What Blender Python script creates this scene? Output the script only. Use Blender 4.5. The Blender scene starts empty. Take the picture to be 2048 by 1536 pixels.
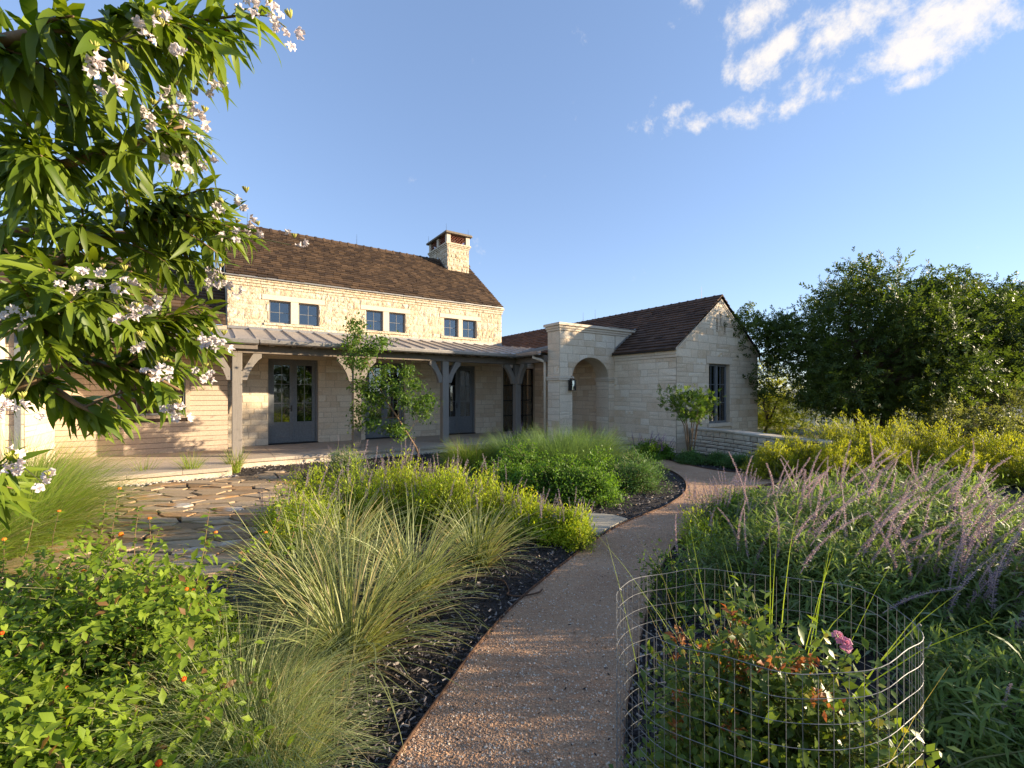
import bpy, math, random
import numpy as np
from mathutils import Matrix, Vector

# ------------------------------------------------------------------ camera, sky, sun, exposure
SC = bpy.context.scene
COL = SC.collection
F, HY, CX = 898.0, 786.0, 1024.0          # focal length and horizon in pixels of the 2048 px wide photograph
CAMZ = 1.667
cam_d = bpy.data.cameras.new('camera')
cam = bpy.data.objects.new('camera', cam_d)
COL.objects.link(cam)
cam.location = (0, 0, CAMZ)
cam.rotation_euler = (math.radians(90), 0, 0)
cam_d.sensor_width = 36.0
cam_d.lens = F / 2048 * 36.0
cam_d.shift_y = (HY - 768) / 2048
cam_d.clip_start = 0.02
cam_d.clip_end = 3000
SC.camera = cam

SUN_AZ, SUN_EL = math.radians(90), math.radians(13.5)     # azimuth clockwise from +Y
sun_dir = Vector((math.sin(SUN_AZ) * math.cos(SUN_EL), math.cos(SUN_AZ) * math.cos(SUN_EL), math.sin(SUN_EL)))
sd = bpy.data.lights.new('sun', 'SUN')
sd.energy = 3.9
sd.angle = math.radians(0.6)
sd.color = (1.0, 0.82, 0.58)
sun = bpy.data.objects.new('sun', sd)
COL.objects.link(sun)
sun.rotation_euler = sun_dir.to_track_quat('Z', 'Y').to_euler()
sun.location = (20, 0, 20)

W = bpy.data.worlds.new('World')
SC.world = W
W.use_nodes = True
wn, wl = W.node_tree.nodes, W.node_tree.links
wn.clear()
w_out = wn.new('ShaderNodeOutputWorld')
w_bg = wn.new('ShaderNodeBackground')
w_bg.inputs['Strength'].default_value = 0.15
sky = wn.new('ShaderNodeTexSky')
sky.sky_type = 'NISHITA'
sky.sun_disc = False
sky.sun_elevation = SUN_EL
sky.sun_rotation = SUN_AZ
sky.altitude = 300
sky.air_density = 1.0
sky.dust_density = 0.0
sky.ozone_density = 2.0


def wmath(op, a, b=None, clamp=False):
    n = wn.new('ShaderNodeMath')
    n.operation = op
    n.use_clamp = clamp
    for i, x in enumerate((a, b)):
        if x is None:
            continue
        if isinstance(x, (int, float)):
            n.inputs[i].default_value = x
        else:
            wl.new(x, n.inputs[i])
    return n.outputs[0]


# clouds on a plane high above: direction / height
tc = wn.new('ShaderNodeTexCoord')
sep = wn.new('ShaderNodeSeparateXYZ')
wl.new(tc.outputs['Generated'], sep.inputs[0])
zc = wmath('MAXIMUM', sep.outputs[2], 0.05)
cxp = wmath('DIVIDE', sep.outputs[0], zc)
cyp = wmath('DIVIDE', sep.outputs[1], zc)
comb = wn.new('ShaderNodeCombineXYZ')
wl.new(cxp, comb.inputs[0])
wl.new(cyp, comb.inputs[1])
noi = wn.new('ShaderNodeTexNoise')
noi.inputs['Scale'].default_value = 10.0
noi.inputs['Detail'].default_value = 9
noi.inputs['Roughness'].default_value = 0.62
noi.inputs['Distortion'].default_value = 0.25
wl.new(tc.outputs['Generated'], noi.inputs['Vector'])
noi2 = wn.new('ShaderNodeTexNoise')
noi2.inputs['Scale'].default_value = 34
noi2.inputs['Detail'].default_value = 5
noi2.inputs['Roughness'].default_value = 0.7
wl.new(tc.outputs['Generated'], noi2.inputs['Vector'])


def cp(px, py):
    x, z = (px - CX) / F, (HY - py) / F
    return x / z, 1 / z


blobs = [(1643, 168, .075, .060), (1600, 205, .045, .035), (1700, 150, .06, .04), (1705, 50, .075, .075), (1884, 40, .15, .085),
         (1960, 15, .17, .07), (1820, 95, .09, .06), (1756, 122, .075, .04), (1512, 140, .06, .055), (1475, 223, .085, .045),
         (1408, 243, .075, .045), (1365, 215, .03, .03), (1519, 22, .05, .05), (1826, 164, .04, .03), (2120, -30, .25, .10),
         (2300, -90, .3, .12), (1373, 5, .03, .05), (1800, -120, .10, .05), (1560, 100, .03, .05), (2500, 100, .3, .1)]
dens = None
for (bx, by, rx, ry) in blobs:
    qx, qy = cp(bx, by)
    rx, ry = rx * 1.3, ry * 1.6
    dx = wmath('DIVIDE', wmath('SUBTRACT', cxp, qx), rx)
    dy = wmath('DIVIDE', wmath('SUBTRACT', cyp, qy), ry)
    d2 = wmath('ADD', wmath('MULTIPLY', dx, dx), wmath('MULTIPLY', dy, dy))
    g = wmath('EXPONENT', wmath('MULTIPLY', d2, -0.42))
    dens = g if dens is None else wmath('MAXIMUM', dens, g)
nn = wmath('ADD', wmath('MULTIPLY', wmath('SUBTRACT', noi.outputs[0], 0.5), 6.2), wmath('MULTIPLY', wmath('SUBTRACT', noi2.outputs[0], 0.5), 2.6))
cov = wmath('ADD', wmath('MULTIPLY', dens, 2.15), nn)
mr = wn.new('ShaderNodeMapRange')
mr.interpolation_type = 'SMOOTHSTEP'
mr.inputs['From Min'].default_value = 1.0
mr.inputs['From Max'].default_value = 2.7
mr.inputs['To Max'].default_value = 0.9
wl.new(cov, mr.inputs['Value'])
fade = wmath('MULTIPLY', wmath('SUBTRACT', sep.outputs[2], 0.06), 6.0, True)
alpha = wmath('MULTIPLY', mr.outputs[0], fade)
mixc = wn.new('ShaderNodeMix')
mixc.data_type = 'RGBA'
wl.new(alpha, mixc.inputs[0])
# slight grading of the sky hue towards the clear evening blue of the photograph
hue = wn.new('ShaderNodeMix')
hue.data_type = 'RGBA'
hue.blend_type = 'MULTIPLY'
hue.inputs[0].default_value = 1.0
hue.inputs[7].default_value = (0.70, 0.775, 0.97, 1)
gam = wn.new('ShaderNodeGamma')
gam.inputs[1].default_value = 0.62
wl.new(sky.outputs[0], gam.inputs[0])
wl.new(gam.outputs[0], hue.inputs[6])
wl.new(hue.outputs[2], mixc.inputs[6])
mixc.inputs[7].default_value = (2.3, 2.15, 2.0, 1)
wl.new(mixc.outputs[2], w_bg.inputs['Color'])
wl.new(w_bg.outputs[0], w_out.inputs['Surface'])

SC.view_settings.view_transform = 'Standard'
SC.view_settings.look = 'None'
SC.view_settings.gamma = 1
SC.view_settings.use_curve_mapping = False
SC.view_settings.exposure = 1.7
SC.cycles.max_bounces = 8
SC.cycles.transparent_max_bounces = 8
SC.cycles.use_denoising = True

# ------------------------------------------------------------------ helpers
R = np.random.default_rng(7)
random.seed(7)


def link(o, parent=None):
    COL.objects.link(o)
    if parent is not None:
        o.parent = parent
    return o


def tag(o, label=None, cat=None, group=None, kind=None):
    if label: o['label'] = label
    if cat: o['category'] = cat
    if group: o['group'] = group
    if kind: o['kind'] = kind
    return o


def empty(name, loc=(0, 0, 0), rz=0.0, **k):
    o = bpy.data.objects.new(name, None)
    o.empty_display_size = 0.1
    o.location = loc
    o.rotation_euler = (0, 0, rz)
    link(o)
    return tag(o, **k)


def mesh_np(name, V, Fq, rnd=None, smooth=False):
    """V (n,3), Fq (m,k) one face size."""
    me = bpy.data.meshes.new(name)
    V = np.ascontiguousarray(V, dtype=np.float32)
    Fq = np.ascontiguousarray(Fq, dtype=np.int32)
    m, k = Fq.shape
    me.vertices.add(len(V))
    me.vertices.foreach_set('co', V.ravel())
    me.loops.add(m * k)
    me.loops.foreach_set('vertex_index', Fq.ravel())
    me.polygons.add(m)
    me.polygons.foreach_set('loop_start', np.arange(0, m * k, k, dtype=np.int32))
    if smooth:
        me.polygons.foreach_set('use_smooth', np.ones(m, dtype=bool))
    if rnd is not None:
        a = me.attributes.new('rnd', 'FLOAT', 'POINT')
        a.data.foreach_set('value', np.ascontiguousarray(rnd, dtype=np.float32))
    me.update(calc_edges=True)
    return me


def obj_np(name, V, Fq, mat, parent=None, rnd=None, smooth=False):
    me = mesh_np(name, V, Fq, rnd, smooth)
    me.materials.append(mat)
    return link(bpy.data.objects.new(name, me), parent)


class MB:
    """collects simple shapes into one mesh"""
    def __init__(s):
        s.v, s.f, s.r = [], [], []

    def add(s, v, f, rnd=0.5):
        o = len(s.v)
        s.v += [tuple(x) for x in v]
        s.f += [tuple(i + o for i in q) for q in f]
        s.r += [rnd] * len(v)

    def box(s, x0, x1, y0, y1, z0, z1, rnd=0.5, ch=0.0):
        if ch <= 0:
            v = [(x0, y0, z0), (x1, y0, z0), (x1, y1, z0), (x0, y1, z0), (x0, y0, z1), (x1, y0, z1), (x1, y1, z1), (x0, y1, z1)]
            f = [(0, 3, 2, 1), (4, 5, 6, 7), (0, 1, 5, 4), (1, 2, 6, 5), (2, 3, 7, 6), (3, 0, 4, 7)]
            s.add(v, f, rnd)
        else:                      # chamfered vertical and top edges
            a = [(x0 + ch, y0), (x1 - ch, y0), (x1, y0 + ch), (x1, y1 - ch), (x1 - ch, y1), (x0 + ch, y1), (x0, y1 - ch), (x0, y0 + ch)]
            cxx, cyy = (x0 + x1) / 2, (y0 + y1) / 2
            def ins(p): return (p[0] + math.copysign(ch, cxx - p[0]), p[1] + math.copysign(ch, cyy - p[1]))
            v = [(p[0], p[1], z0) for p in a] + [(p[0], p[1], z1 - ch) for p in a] + [(*ins(p), z1) for p in a]
            f = [tuple(range(7, -1, -1)), tuple(range(16, 24))]
            for k in range(2):
                for i in range(8):
                    j = (i + 1) % 8
                    f.append((k * 8 + i, k * 8 + j, k * 8 + 8 + j, k * 8 + 8 + i))
            s.add(v, f, rnd)

    def prism(s, poly, axis, a0, a1, rnd=0.5):
        """poly: 2d points; extruded along axis ('x','y','z') from a0 to a1"""
        n = len(poly)
        def P(p, a):
            return {'x': (a, p[0], p[1]), 'y': (p[0], a, p[1]), 'z': (p[0], p[1], a)}[axis]
        v = [P(p, a0) for p in poly] + [P(p, a1) for p in poly]
        f = [tuple(range(n)), tuple(range(2 * n - 1, n - 1, -1))]
        f += [(i, i + n, (i + 1) % n + n, (i + 1) % n) for i in range(n)]
        s.add(v, f, rnd)

    def tube(s, pts, rad, n=8, rnd=0.5):
        pts = [Vector(p) for p in pts]
        rad = rad if hasattr(rad, '__len__') else [rad] * len(pts)
        o = len(s.v)
        up = Vector((0.13, 0.27, 0.95))
        for i, p in enumerate(pts):
            t = (pts[min(i + 1, len(pts) - 1)] - pts[max(i - 1, 0)]).normalized()
            a = t.cross(up)
            if a.length < 1e-3:
                a = t.cross(Vector((1, 0, 0)))
            a.normalize()
            b = t.cross(a)
            for k in range(n):
                c, q = math.cos(2 * math.pi * k / n), math.sin(2 * math.pi * k / n)
                s.v.append(tuple(p + (a * c + b * q) * rad[i]))
                s.r.append(rnd)
        for i in range(len(pts) - 1):
            for k in range(n):
                s.f.append((o + i * n + k, o + i * n + (k + 1) % n, o + (i + 1) * n + (k + 1) % n, o + (i + 1) * n + k))
        s.f.append(tuple(o + k for k in range(n - 1, -1, -1)))
        s.f.append(tuple(o + (len(pts) - 1) * n + k for k in range(n)))

    def mesh(s, name, smooth=False):
        me = bpy.data.meshes.new(name)
        me.from_pydata(s.v, [], s.f)
        a = me.attributes.new('rnd', 'FLOAT', 'POINT')
        a.data.foreach_set('value', np.array(s.r, dtype=np.float32))
        if smooth:
            me.polygons.foreach_set('use_smooth', np.ones(len(me.polygons), dtype=bool))
        me.update()
        return me

    def build(s, name, mat, parent=None, smooth=False):
        me = s.mesh(name, smooth)
        me.materials.append(mat)
        return link(bpy.data.objects.new(name, me), parent)


# ------------------------------------------------------------------ materials
def new_mat(name):
    m = bpy.data.materials.new(name)
    m.use_nodes = True
    n, l = m.node_tree.nodes, m.node_tree.links
    n.clear()
    out = n.new('ShaderNodeOutputMaterial')
    return m, n, l, out


def ramp(n, l, fac, stops):
    r = n.new('ShaderNodeValToRGB')
    e = r.color_ramp.elements
    while len(e) < len(stops):
        e.new(0.5)
    for i, (p, c) in enumerate(stops):
        e[i].position = p
        e[i].color = (*c, 1)
    l.new(fac, r.inputs[0])
    return r.outputs[0]


def noise(n, l, vec, scale, detail=4, rough=0.55, stretch=None, dist=0.0):
    t = n.new('ShaderNodeTexNoise')
    t.inputs['Scale'].default_value = scale
    t.inputs['Detail'].default_value = detail
    t.inputs['Roughness'].default_value = rough
    t.inputs['Distortion'].default_value = dist
    if stretch:
        mp = n.new('ShaderNodeMapping')
        mp.inputs['Scale'].default_value = stretch
        l.new(vec, mp.inputs['Vector'])
        vec = mp.outputs[0]
    l.new(vec, t.inputs['Vector'])
    return t.outputs[0]


def mixcol(n, l, fac, a, b, mode='MIX'):
    x = n.new('ShaderNodeMix')
    x.data_type = 'RGBA'
    x.blend_type = mode
    for i, q in ((0, fac), (6, a), (7, b)):
        if isinstance(q, (int, float)):
            x.inputs[i].default_value = q
        elif isinstance(q, tuple):
            x.inputs[i].default_value = (*q, 1)
        else:
            l.new(q, x.inputs[i])
    return x.outputs[2]


def math_n(n, l, op, a, b=None, clamp=False):
    m = n.new('ShaderNodeMath')
    m.operation = op
    m.use_clamp = clamp
    for i, q in enumerate((a, b)):
        if q is None: continue
        if isinstance(q, (int, float)): m.inputs[i].default_value = q
        else: l.new(q, m.inputs[i])
    return m.outputs[0]


def surf_mat(name, stops, piece=0.5, scale=6, fine=60, rough=0.85, bump=0.4, bump_d=0.01, bump_scale=30, metallic=0.0, spec=0.3,
             stretch=None, stain=None, stain_scale=3, stain_at=(0.58, 0.72)):
    """stone/wood/metal surface: colour ramp driven by a piece value ('rnd') mixed with world noise, fine grain and bump"""
    m, n, l, out = new_mat(name)
    b = n.new('ShaderNodeBsdfPrincipled')
    l.new(b.outputs[0], out.inputs[0])
    geo = n.new('ShaderNodeNewGeometry')
    at = n.new('ShaderNodeAttribute')
    at.attribute_name = 'rnd'
    pos = geo.outputs['Position']
    n1 = noise(n, l, pos, scale, 5, 0.6, stretch)
    mixf = math_n(n, l, 'ADD', math_n(n, l, 'MULTIPLY', at.outputs['Fac'], piece), math_n(n, l, 'MULTIPLY', n1, 1 - piece))
    mixf = math_n(n, l, 'ADD', math_n(n, l, 'MULTIPLY', math_n(n, l, 'SUBTRACT', mixf, 0.5), 1.5), 0.5, True)
    c = ramp(n, l, mixf, stops)
    n2 = noise(n, l, pos, fine, 4, 0.7, stretch)
    g = ramp(n, l, n2, [(0.25, (0.72,) * 3), (0.75, (1.22,) * 3)])
    c = mixcol(n, l, 1.0, c, g, 'MULTIPLY')
    if stain:
        n3 = noise(n, l, pos, stain_scale, 7, 0.65, None, 0.4)
        f = ramp(n, l, n3, [(stain_at[0], (0,) * 3), (stain_at[1], (1,) * 3)])
        c = mixcol(n, l, f, c, stain)
    l.new(c, b.inputs['Base Color'])
    b.inputs['Roughness'].default_value = rough
    b.inputs['Metallic'].default_value = metallic
    b.inputs['Specular IOR Level'].default_value = spec
    if bump > 0:
        bp = n.new('ShaderNodeBump')
        bp.inputs['Strength'].default_value = bump
        bp.inputs['Distance'].default_value = bump_d
        l.new(noise(n, l, pos, bump_scale, 6, 0.65, stretch), bp.inputs['Height'])
        l.new(bp.outputs[0], b.inputs['Normal'])
    return m


def leaf_mat(name, c0, c1, trans=0.45, tcol=None, rough=0.5, spec=0.35, odd=None, odd_at=0.94):
    """foliage: ramp between c0..c1 by leaf ('rnd'), translucent so low sun glows through"""
    m, n, l, out = new_mat(name)
    at = n.new('ShaderNodeAttribute')
    at.attribute_name = 'rnd'
    stops = [(0.0, c0), (odd_at - 0.04 if odd else 1.0, c1)]
    if odd:
        stops.append((odd_at, odd))
    c = ramp(n, l, at.outputs['Fac'], stops)
    geo = n.new('ShaderNodeNewGeometry')
    nz = noise(n, l, geo.outputs['Position'], 1.7, 3, 0.5)
    c = mixcol(n, l, 1.0, c, ramp(n, l, nz, [(0.3, (0.75,) * 3), (0.7, (1.25,) * 3)]), 'MULTIPLY')
    b = n.new('ShaderNodeBsdfPrincipled')
    b.inputs['Roughness'].default_value = rough
    b.inputs['Specular IOR Level'].default_value = spec
    l.new(c, b.inputs['Base Color'])
    t = n.new('ShaderNodeBsdfTranslucent')
    tc_ = tcol or (1.5, 1.45, 0.6)
    l.new(mixcol(n, l, 1.0, c, tc_, 'MULTIPLY'), t.inputs['Color'])
    mx = n.new('ShaderNodeMixShader')
    mx.inputs[0].default_value = trans
    l.new(b.outputs[0], mx.inputs[1])
    l.new(t.outputs[0], mx.inputs[2])
    l.new(mx.outputs[0], out.inputs[0])
    return m


M = {}
M['limestone'] = surf_mat('limestone', [(0.0, (.58, .43, .28)), (0.25, (.68, .54, .385)), (0.6, (.75, .62, .46)), (0.9, (.78, .67, .52)), (0.97, (.70, .49, .27))],
                          piece=0.5, scale=3, fine=45, bump=0.7, bump_d=0.016, bump_scale=20, stain=(.60, .42, .24), stain_scale=2.2, stain_at=(.60, .78))
M['rough_limestone'] = surf_mat('rough_limestone', [(0.0, (.50, .36, .21)), (0.3, (.62, .50, .35)), (0.7, (.69, .58, .43)), (1.0, (.56, .39, .21))],
                                piece=0.4, scale=5, fine=30, bump=1.0, bump_d=0.05, bump_scale=11, stain=(.36, .235, .11), stain_scale=8, stain_at=(0.54, 0.68))
M['mortar'] = surf_mat('mortar', [(0.0, (.47, .37, .26)), (1.0, (.60, .49, .36))], piece=0.1, scale=5, fine=70, bump=0.6, bump_d=0.008)
M['cut_stone'] = surf_mat('cut_stone', [(0.0, (.62, .50, .37)), (1.0, (.72, .61, .47))], piece=0.4, scale=4, fine=50, bump=0.25, bump_d=0.006)
M['wall_stone'] = surf_mat('wall_stone', [(0.0, (.44, .38, .29)), (0.5, (.56, .50, .40)), (1.0, (.62, .55, .44))], piece=0.6, scale=5, fine=40, bump=0.6, bump_d=0.012)
M['shingle'] = surf_mat('shingle', [(0.0, (.032, .019, .012)), (0.5, (.072, .043, .024)), (1.0, (.135, .081, .043))], piece=0.55, scale=2.5, fine=55, bump=0.5, bump_d=0.006)
M['tile'] = surf_mat('tile', [(0.0, (.060, .033, .021)), (1.0, (.125, .070, .044))], piece=0.6, scale=2.5, fine=55, bump=0.4, bump_d=0.005)
M['under'] = surf_mat('under', [(0.0, (.03, .02, .014)), (1.0, (.05, .03, .02))], bump=0)
M['metal_roof'] = surf_mat('metal_roof', [(0.0, (.34, .295, .25)), (1.0, (.42, .365, .31))], piece=0.3, scale=1.5, fine=12, rough=0.5, bump=0, metallic=0.25, spec=0.5)
M['zinc'] = surf_mat('zinc', [(0.0, (.27, .25, .23)), (1.0, (.36, .33, .30))], piece=0.3, scale=2, fine=20, rough=0.42, bump=0, metallic=0.5, spec=0.5)
M['timber'] = surf_mat('timber', [(0.0, (.17, .145, .12)), (0.5, (.24, .21, .18)), (1.0, (.30, .265, .23))], piece=0.3, scale=8, fine=60, bump=0.35, bump_d=0.004,
                       stretch=(9, 9, 0.6), rough=0.75)
M['timber_h'] = surf_mat('timber_h', [(0.0, (.15, .12, .095)), (1.0, (.24, .195, .155))], piece=0.5, scale=5, fine=30, bump=0.3, bump_d=0.004, rough=0.75)
M['siding'] = surf_mat('siding', [(0.0, (.47, .36, .26)), (1.0, (.55, .43, .32))], piece=0.5, scale=3, fine=40, bump=0.2, bump_d=0.003, rough=0.7)
M['joinery'] = surf_mat('joinery', [(0.0, (.150, .157, .164)), (1.0, (.182, .19, .196))], piece=0.3, scale=2, fine=25, bump=0.05, bump_d=0.002, rough=0.45, spec=0.4)
M['sash'] = surf_mat('sash', [(0.0, (.16, .165, .165)), (1.0, (.20, .20, .20))], piece=0.3, scale=2, fine=25, bump=0, rough=0.45, spec=0.4)
M['steel'] = surf_mat('steel', [(0.0, (.014, .011, .009)), (1.0, (.026, .02, .016))], bump=0, rough=0.5)
M['bronze'] = surf_mat('bronze', [(0.0, (.035, .03, .026)), (1.0, (.07, .06, .05))], bump=0, rough=0.4, metallic=0.5, spec=0.5)
M['rust'] = surf_mat('rust', [(0.0, (.06, .035, .022)), (1.0, (.16, .085, .05))], piece=0.0, scale=12, fine=60, bump=0.2, bump_d=0.003)
M['wire'] = surf_mat('wire', [(0.0, (.17, .17, .165)), (1.0, (.27, .265, .255))], piece=0.0, scale=30, bump=0, rough=0.6, metallic=0.3, spec=0.5)
M['deck'] = surf_mat('deck', [(0.0, (.46, .37, .275)), (1.0, (.56, .46, .355))], piece=0.5, scale=2, fine=40, bump=0.25, bump_d=0.004)
M['weathered'] = surf_mat('weathered', [(0.0, (.12, .09, .06)), (1.0, (.30, .25, .19))], piece=0.1, scale=8, fine=50, bump=0.8, bump_d=0.02)
M['clay'] = surf_mat('clay', [(0.0, (.17, .055, .035)), (1.0, (.28, .10, .06))], bump=0.2)
M['gravel'] = surf_mat('gravel', [(0.0, (.42, .25, .145)), (0.5, (.54, .335, .20)), (1.0, (.62, .41, .265))], piece=0.0, scale=1.3, fine=140, bump=1.0, bump_d=0.02, bump_scale=95, stain=(.40, .225, .13), stain_scale=1.1, stain_at=(.45, .70))
M['pebble'] = surf_mat('pebble', [(0.0, (.40, .235, .135)), (0.6, (.54, .335, .205)), (0.95, (.61, .41, .27)), (1.0, (.68, .58, .46))], piece=0.9, scale=9, fine=200, bump=0)
M['mulch'] = surf_mat('mulch', [(0.0, (.016, .013, .013)), (1.0, (.065, .053, .048))], piece=0.0, scale=25, fine=90, bump=1.0, bump_d=0.03, bump_scale=45)
M['chip'] = surf_mat('chip', [(0.0, (.016, .014, .014)), (0.6, (.065, .055, .052)), (0.92, (.15, .13, .125)), (1.0, (.34, .29, .25))], piece=0.9, scale=20, fine=120, bump=0.3, bump_d=0.003, rough=0.7)
M['flagstone'] = surf_mat('flagstone', [(0.0, (.25, .145, .065)), (0.25, (.38, .265, .15)), (0.7, (.43, .32, .20)), (0.9, (.42, .225, .085)), (1.0, (.52, .45, .36))],
                          piece=0.62, scale=3.5, fine=35, bump=0.5, bump_d=0.008, bump_scale=18, stain=(.34, .18, .075), stain_scale=2.4, stain_at=(0.60, 0.75))
M['slab'] = surf_mat('slab', [(0.0, (.30, .265, .20)), (1.0, (.40, .36, .28))], piece=0.2, scale=5, fine=50, bump=0.35, bump_d=0.006)
M['riverstone'] = surf_mat('riverstone', [(0.0, (.30, .25, .20)), (0.5, (.45, .38, .31)), (1.0, (.62, .57, .50))], piece=0.8, scale=20, fine=90, bump=0.2)
M['bark'] = surf_mat('bark', [(0.0, (.055, .038, .026)), (1.0, (.13, .095, .068))], piece=0.2, scale=12, fine=60, bump=0.7, bump_d=0.015, bump_scale=25)
M['twig'] = surf_mat('twig', [(0.0, (.17, .105, .055)), (1.0, (.28, .18, .10))], piece=0.5, scale=15, fine=60, bump=0.3, bump_d=0.004)
M['stem'] = leaf_mat('stem', (.10, .12, .035), (.20, .20, .07), 0.1)
M['field'] = surf_mat('field', [(0.0, (.07, .075, .03)), (0.5, (.13, .12, .05)), (1.0, (.20, .17, .08))], piece=0.0, scale=0.35, fine=6, bump=0.8, bump_d=0.1, bump_scale=4)
M['hill'] = surf_mat('hill', [(0.0, (.075, .095, .075)), (1.0, (.13, .145, .105))], piece=0.0, scale=0.05, fine=0.6, bump=0, rough=1)  # muted, bluer green: distance haze put into the colour
M['curtain'] = surf_mat('curtain', [(0.0, (.16, .10, .05)), (1.0, (.30, .19, .10))], piece=0.0, scale=3, fine=20, bump=0.3, stretch=(10, 10, 0.3))
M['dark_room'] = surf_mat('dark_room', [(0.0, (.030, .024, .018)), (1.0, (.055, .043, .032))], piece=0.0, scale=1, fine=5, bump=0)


def glass_mat(name, tint, refl):
    m, n, l, out = new_mat(name)
    g = n.new('ShaderNodeBsdfGlossy')
    g.inputs['Roughness'].default_value = 0.02
    g.inputs['Color'].default_value = (0.9, 0.95, 1.0, 1)
    t = n.new('ShaderNodeBsdfTransparent')
    t.inputs['Color'].default_value = (*tint, 1)
    fr = n.new('ShaderNodeFresnel')
    fr.inputs['IOR'].default_value = 1.5
    f = math_n(n, l, 'ADD', math_n(n, l, 'MULTIPLY', fr.outputs[0], 1.5), refl, True)
    geo = n.new('ShaderNodeNewGeometry')
    bp = n.new('ShaderNodeBump')
    bp.inputs['Strength'].default_value = 0.03
    bp.inputs['Distance'].default_value = 0.05
    l.new(noise(n, l, geo.outputs['Position'], 2.5, 2), bp.inputs['Height'])
    l.new(bp.outputs[0], g.inputs['Normal'])
    mx = n.new('ShaderNodeMixShader')
    l.new(f, mx.inputs[0])
    l.new(t.outputs[0], mx.inputs[1])
    l.new(g.outputs[0], mx.inputs[2])
    l.new(mx.outputs[0], out.inputs[0])
    return m


M['glass'] = glass_mat('glass', (.60, .63, .65), 0.06)
M['clear_glass'] = glass_mat('clear_glass', (.80, .81, .80), 0.0)

# leaves
M['willow_leaf'] = leaf_mat('willow_leaf', (.085, .145, .011), (.22, .29, .030), 0.44, (1.7, 1.55, 0.45), 0.45, 0.35)
M['petal'] = leaf_mat('petal', (.70, .58, .58), (.86, .80, .78), 0.35, (1.1, 1.0, 0.95), 0.6, 0.2)
M['bud'] = leaf_mat('bud', (.40, .42, .10), (.55, .52, .14), 0.3)
M['lantana_leaf'] = leaf_mat('lantana_leaf', (.10, .18, .013), (.28, .37, .036), 0.46, (1.55, 1.5, 0.45), 0.5, 0.3, odd=(.22, .12, .05), odd_at=0.985)
M['orange'] = leaf_mat('orange', (.80, .22, .02), (.90, .38, .03), 0.3, (1.1, 1.0, .9))
M['redorange'] = leaf_mat('redorange', (.75, .08, .02), (.85, .17, .02), 0.3, (1.1, 1.0, .9))
M['lovegrass'] = leaf_mat('lovegrass', (.13, .21, .022), (.30, .38, .06), 0.46, odd=(.42, .35, .16), odd_at=0.95)
M['palegrass'] = leaf_mat('palegrass', (.19, .245, .09), (.38, .42, .20), 0.40, (1.3, 1.3, .7), odd=(.46, .40, .21), odd_at=0.93)
M['yucca_leaf'] = leaf_mat('yucca_leaf', (.16, .20, .060), (.36, .38, .15), 0.30, (1.3, 1.3, .6), 0.42, 0.4, odd=(.45, .37, .18), odd_at=0.95)
M['sage_leaf'] = leaf_mat('sage_leaf', (.26, .37, .022), (.54, .62, .055), 0.54, (1.3, 1.25, .5), odd=(.62, .56, .05), odd_at=0.93)
M['lavender'] = leaf_mat('lavender', (.26, .21, .36), (.46, .40, .52), 0.4, (1.1, 1.0, 1.0))
M['dry_spike'] = leaf_mat('dry_spike', (.30, .22, .16), (.44, .34, .26), 0.35, (1.1, 1.0, .9))
M['muhly'] = leaf_mat('muhly', (.10, .175, .050), (.20, .29, .10), 0.42, (1.3, 1.3, .7))
M['shrub_leaf'] = leaf_mat('shrub_leaf', (.070, .165, .018), (.17, .30, .035), 0.42, (1.5, 1.45, .5))
M['mound_leaf'] = leaf_mat('mound_leaf', (.065, .145, .032), (.12, .22, .055), 0.38)
M['bush_sage_leaf'] = leaf_mat('bush_sage_leaf', (.095, .165, .038), (.23, .31, .085), 0.44, (1.4, 1.4, .7), 0.5, 0.35, odd=(.28, .32, .18), odd_at=0.9)
M['purple'] = leaf_mat('purple', (.27, .20, .28), (.42, .33, .41), 0.35, (1.1, 1.0, 1.0))
M['calyx'] = leaf_mat('calyx', (.54, .40, .40), (.76, .62, .58), 0.42, (1.1, 1.0, .92))
M['deep_purple'] = leaf_mat('deep_purple', (.10, .055, .15), (.19, .11, .24), 0.3, (1.1, 1.0, 1.0))
M['yellow_leaf'] = leaf_mat('yellow_leaf', (.19, .235, .018), (.44, .46, .035), 0.56, (1.25, 1.2, .45), odd=(.54, .46, .04), odd_at=0.93)
M['oak_leaf'] = leaf_mat('oak_leaf', (.040, .069, .014), (.105, .145, .030), 0.40, (1.5, 1.5, .5), 0.5, 0.3)
M['bright_tree_leaf'] = leaf_mat('bright_tree_leaf', (.24, .28, .02), (.48, .48, .05), 0.58, (1.3, 1.25, .4))
M['brush_leaf'] = leaf_mat('brush_leaf', (.10, .13, .045), (.22, .235, .09), 0.45)
M['sapling_leaf'] = leaf_mat('sapling_leaf', (.055, .125, .020), (.15, .235, .035), 0.42)
M['yaupon_leaf'] = leaf_mat('yaupon_leaf', (.065, .13, .018), (.16, .24, .035), 0.42)
M['rose_leaf'] = leaf_mat('rose_leaf', (.060, .115, .018), (.16, .23, .036), 0.42, (1.5, 1.4, .5), 0.38, 0.45, odd=(.32, .29, .04), odd_at=0.9)
M['rose_red'] = leaf_mat('rose_red', (.36, .11, .035), (.52, .24, .07), 0.4, (1.3, 1.0, .7))
M['rose_pink'] = leaf_mat('rose_pink', (.68, .22, .36), (.80, .38, .48), 0.35, (1.1, .9, .9))
M['dry_leaf'] = leaf_mat('dry_leaf', (.22, .13, .06), (.36, .24, .13), 0.3, (1.2, 1.0, .8))

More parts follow.
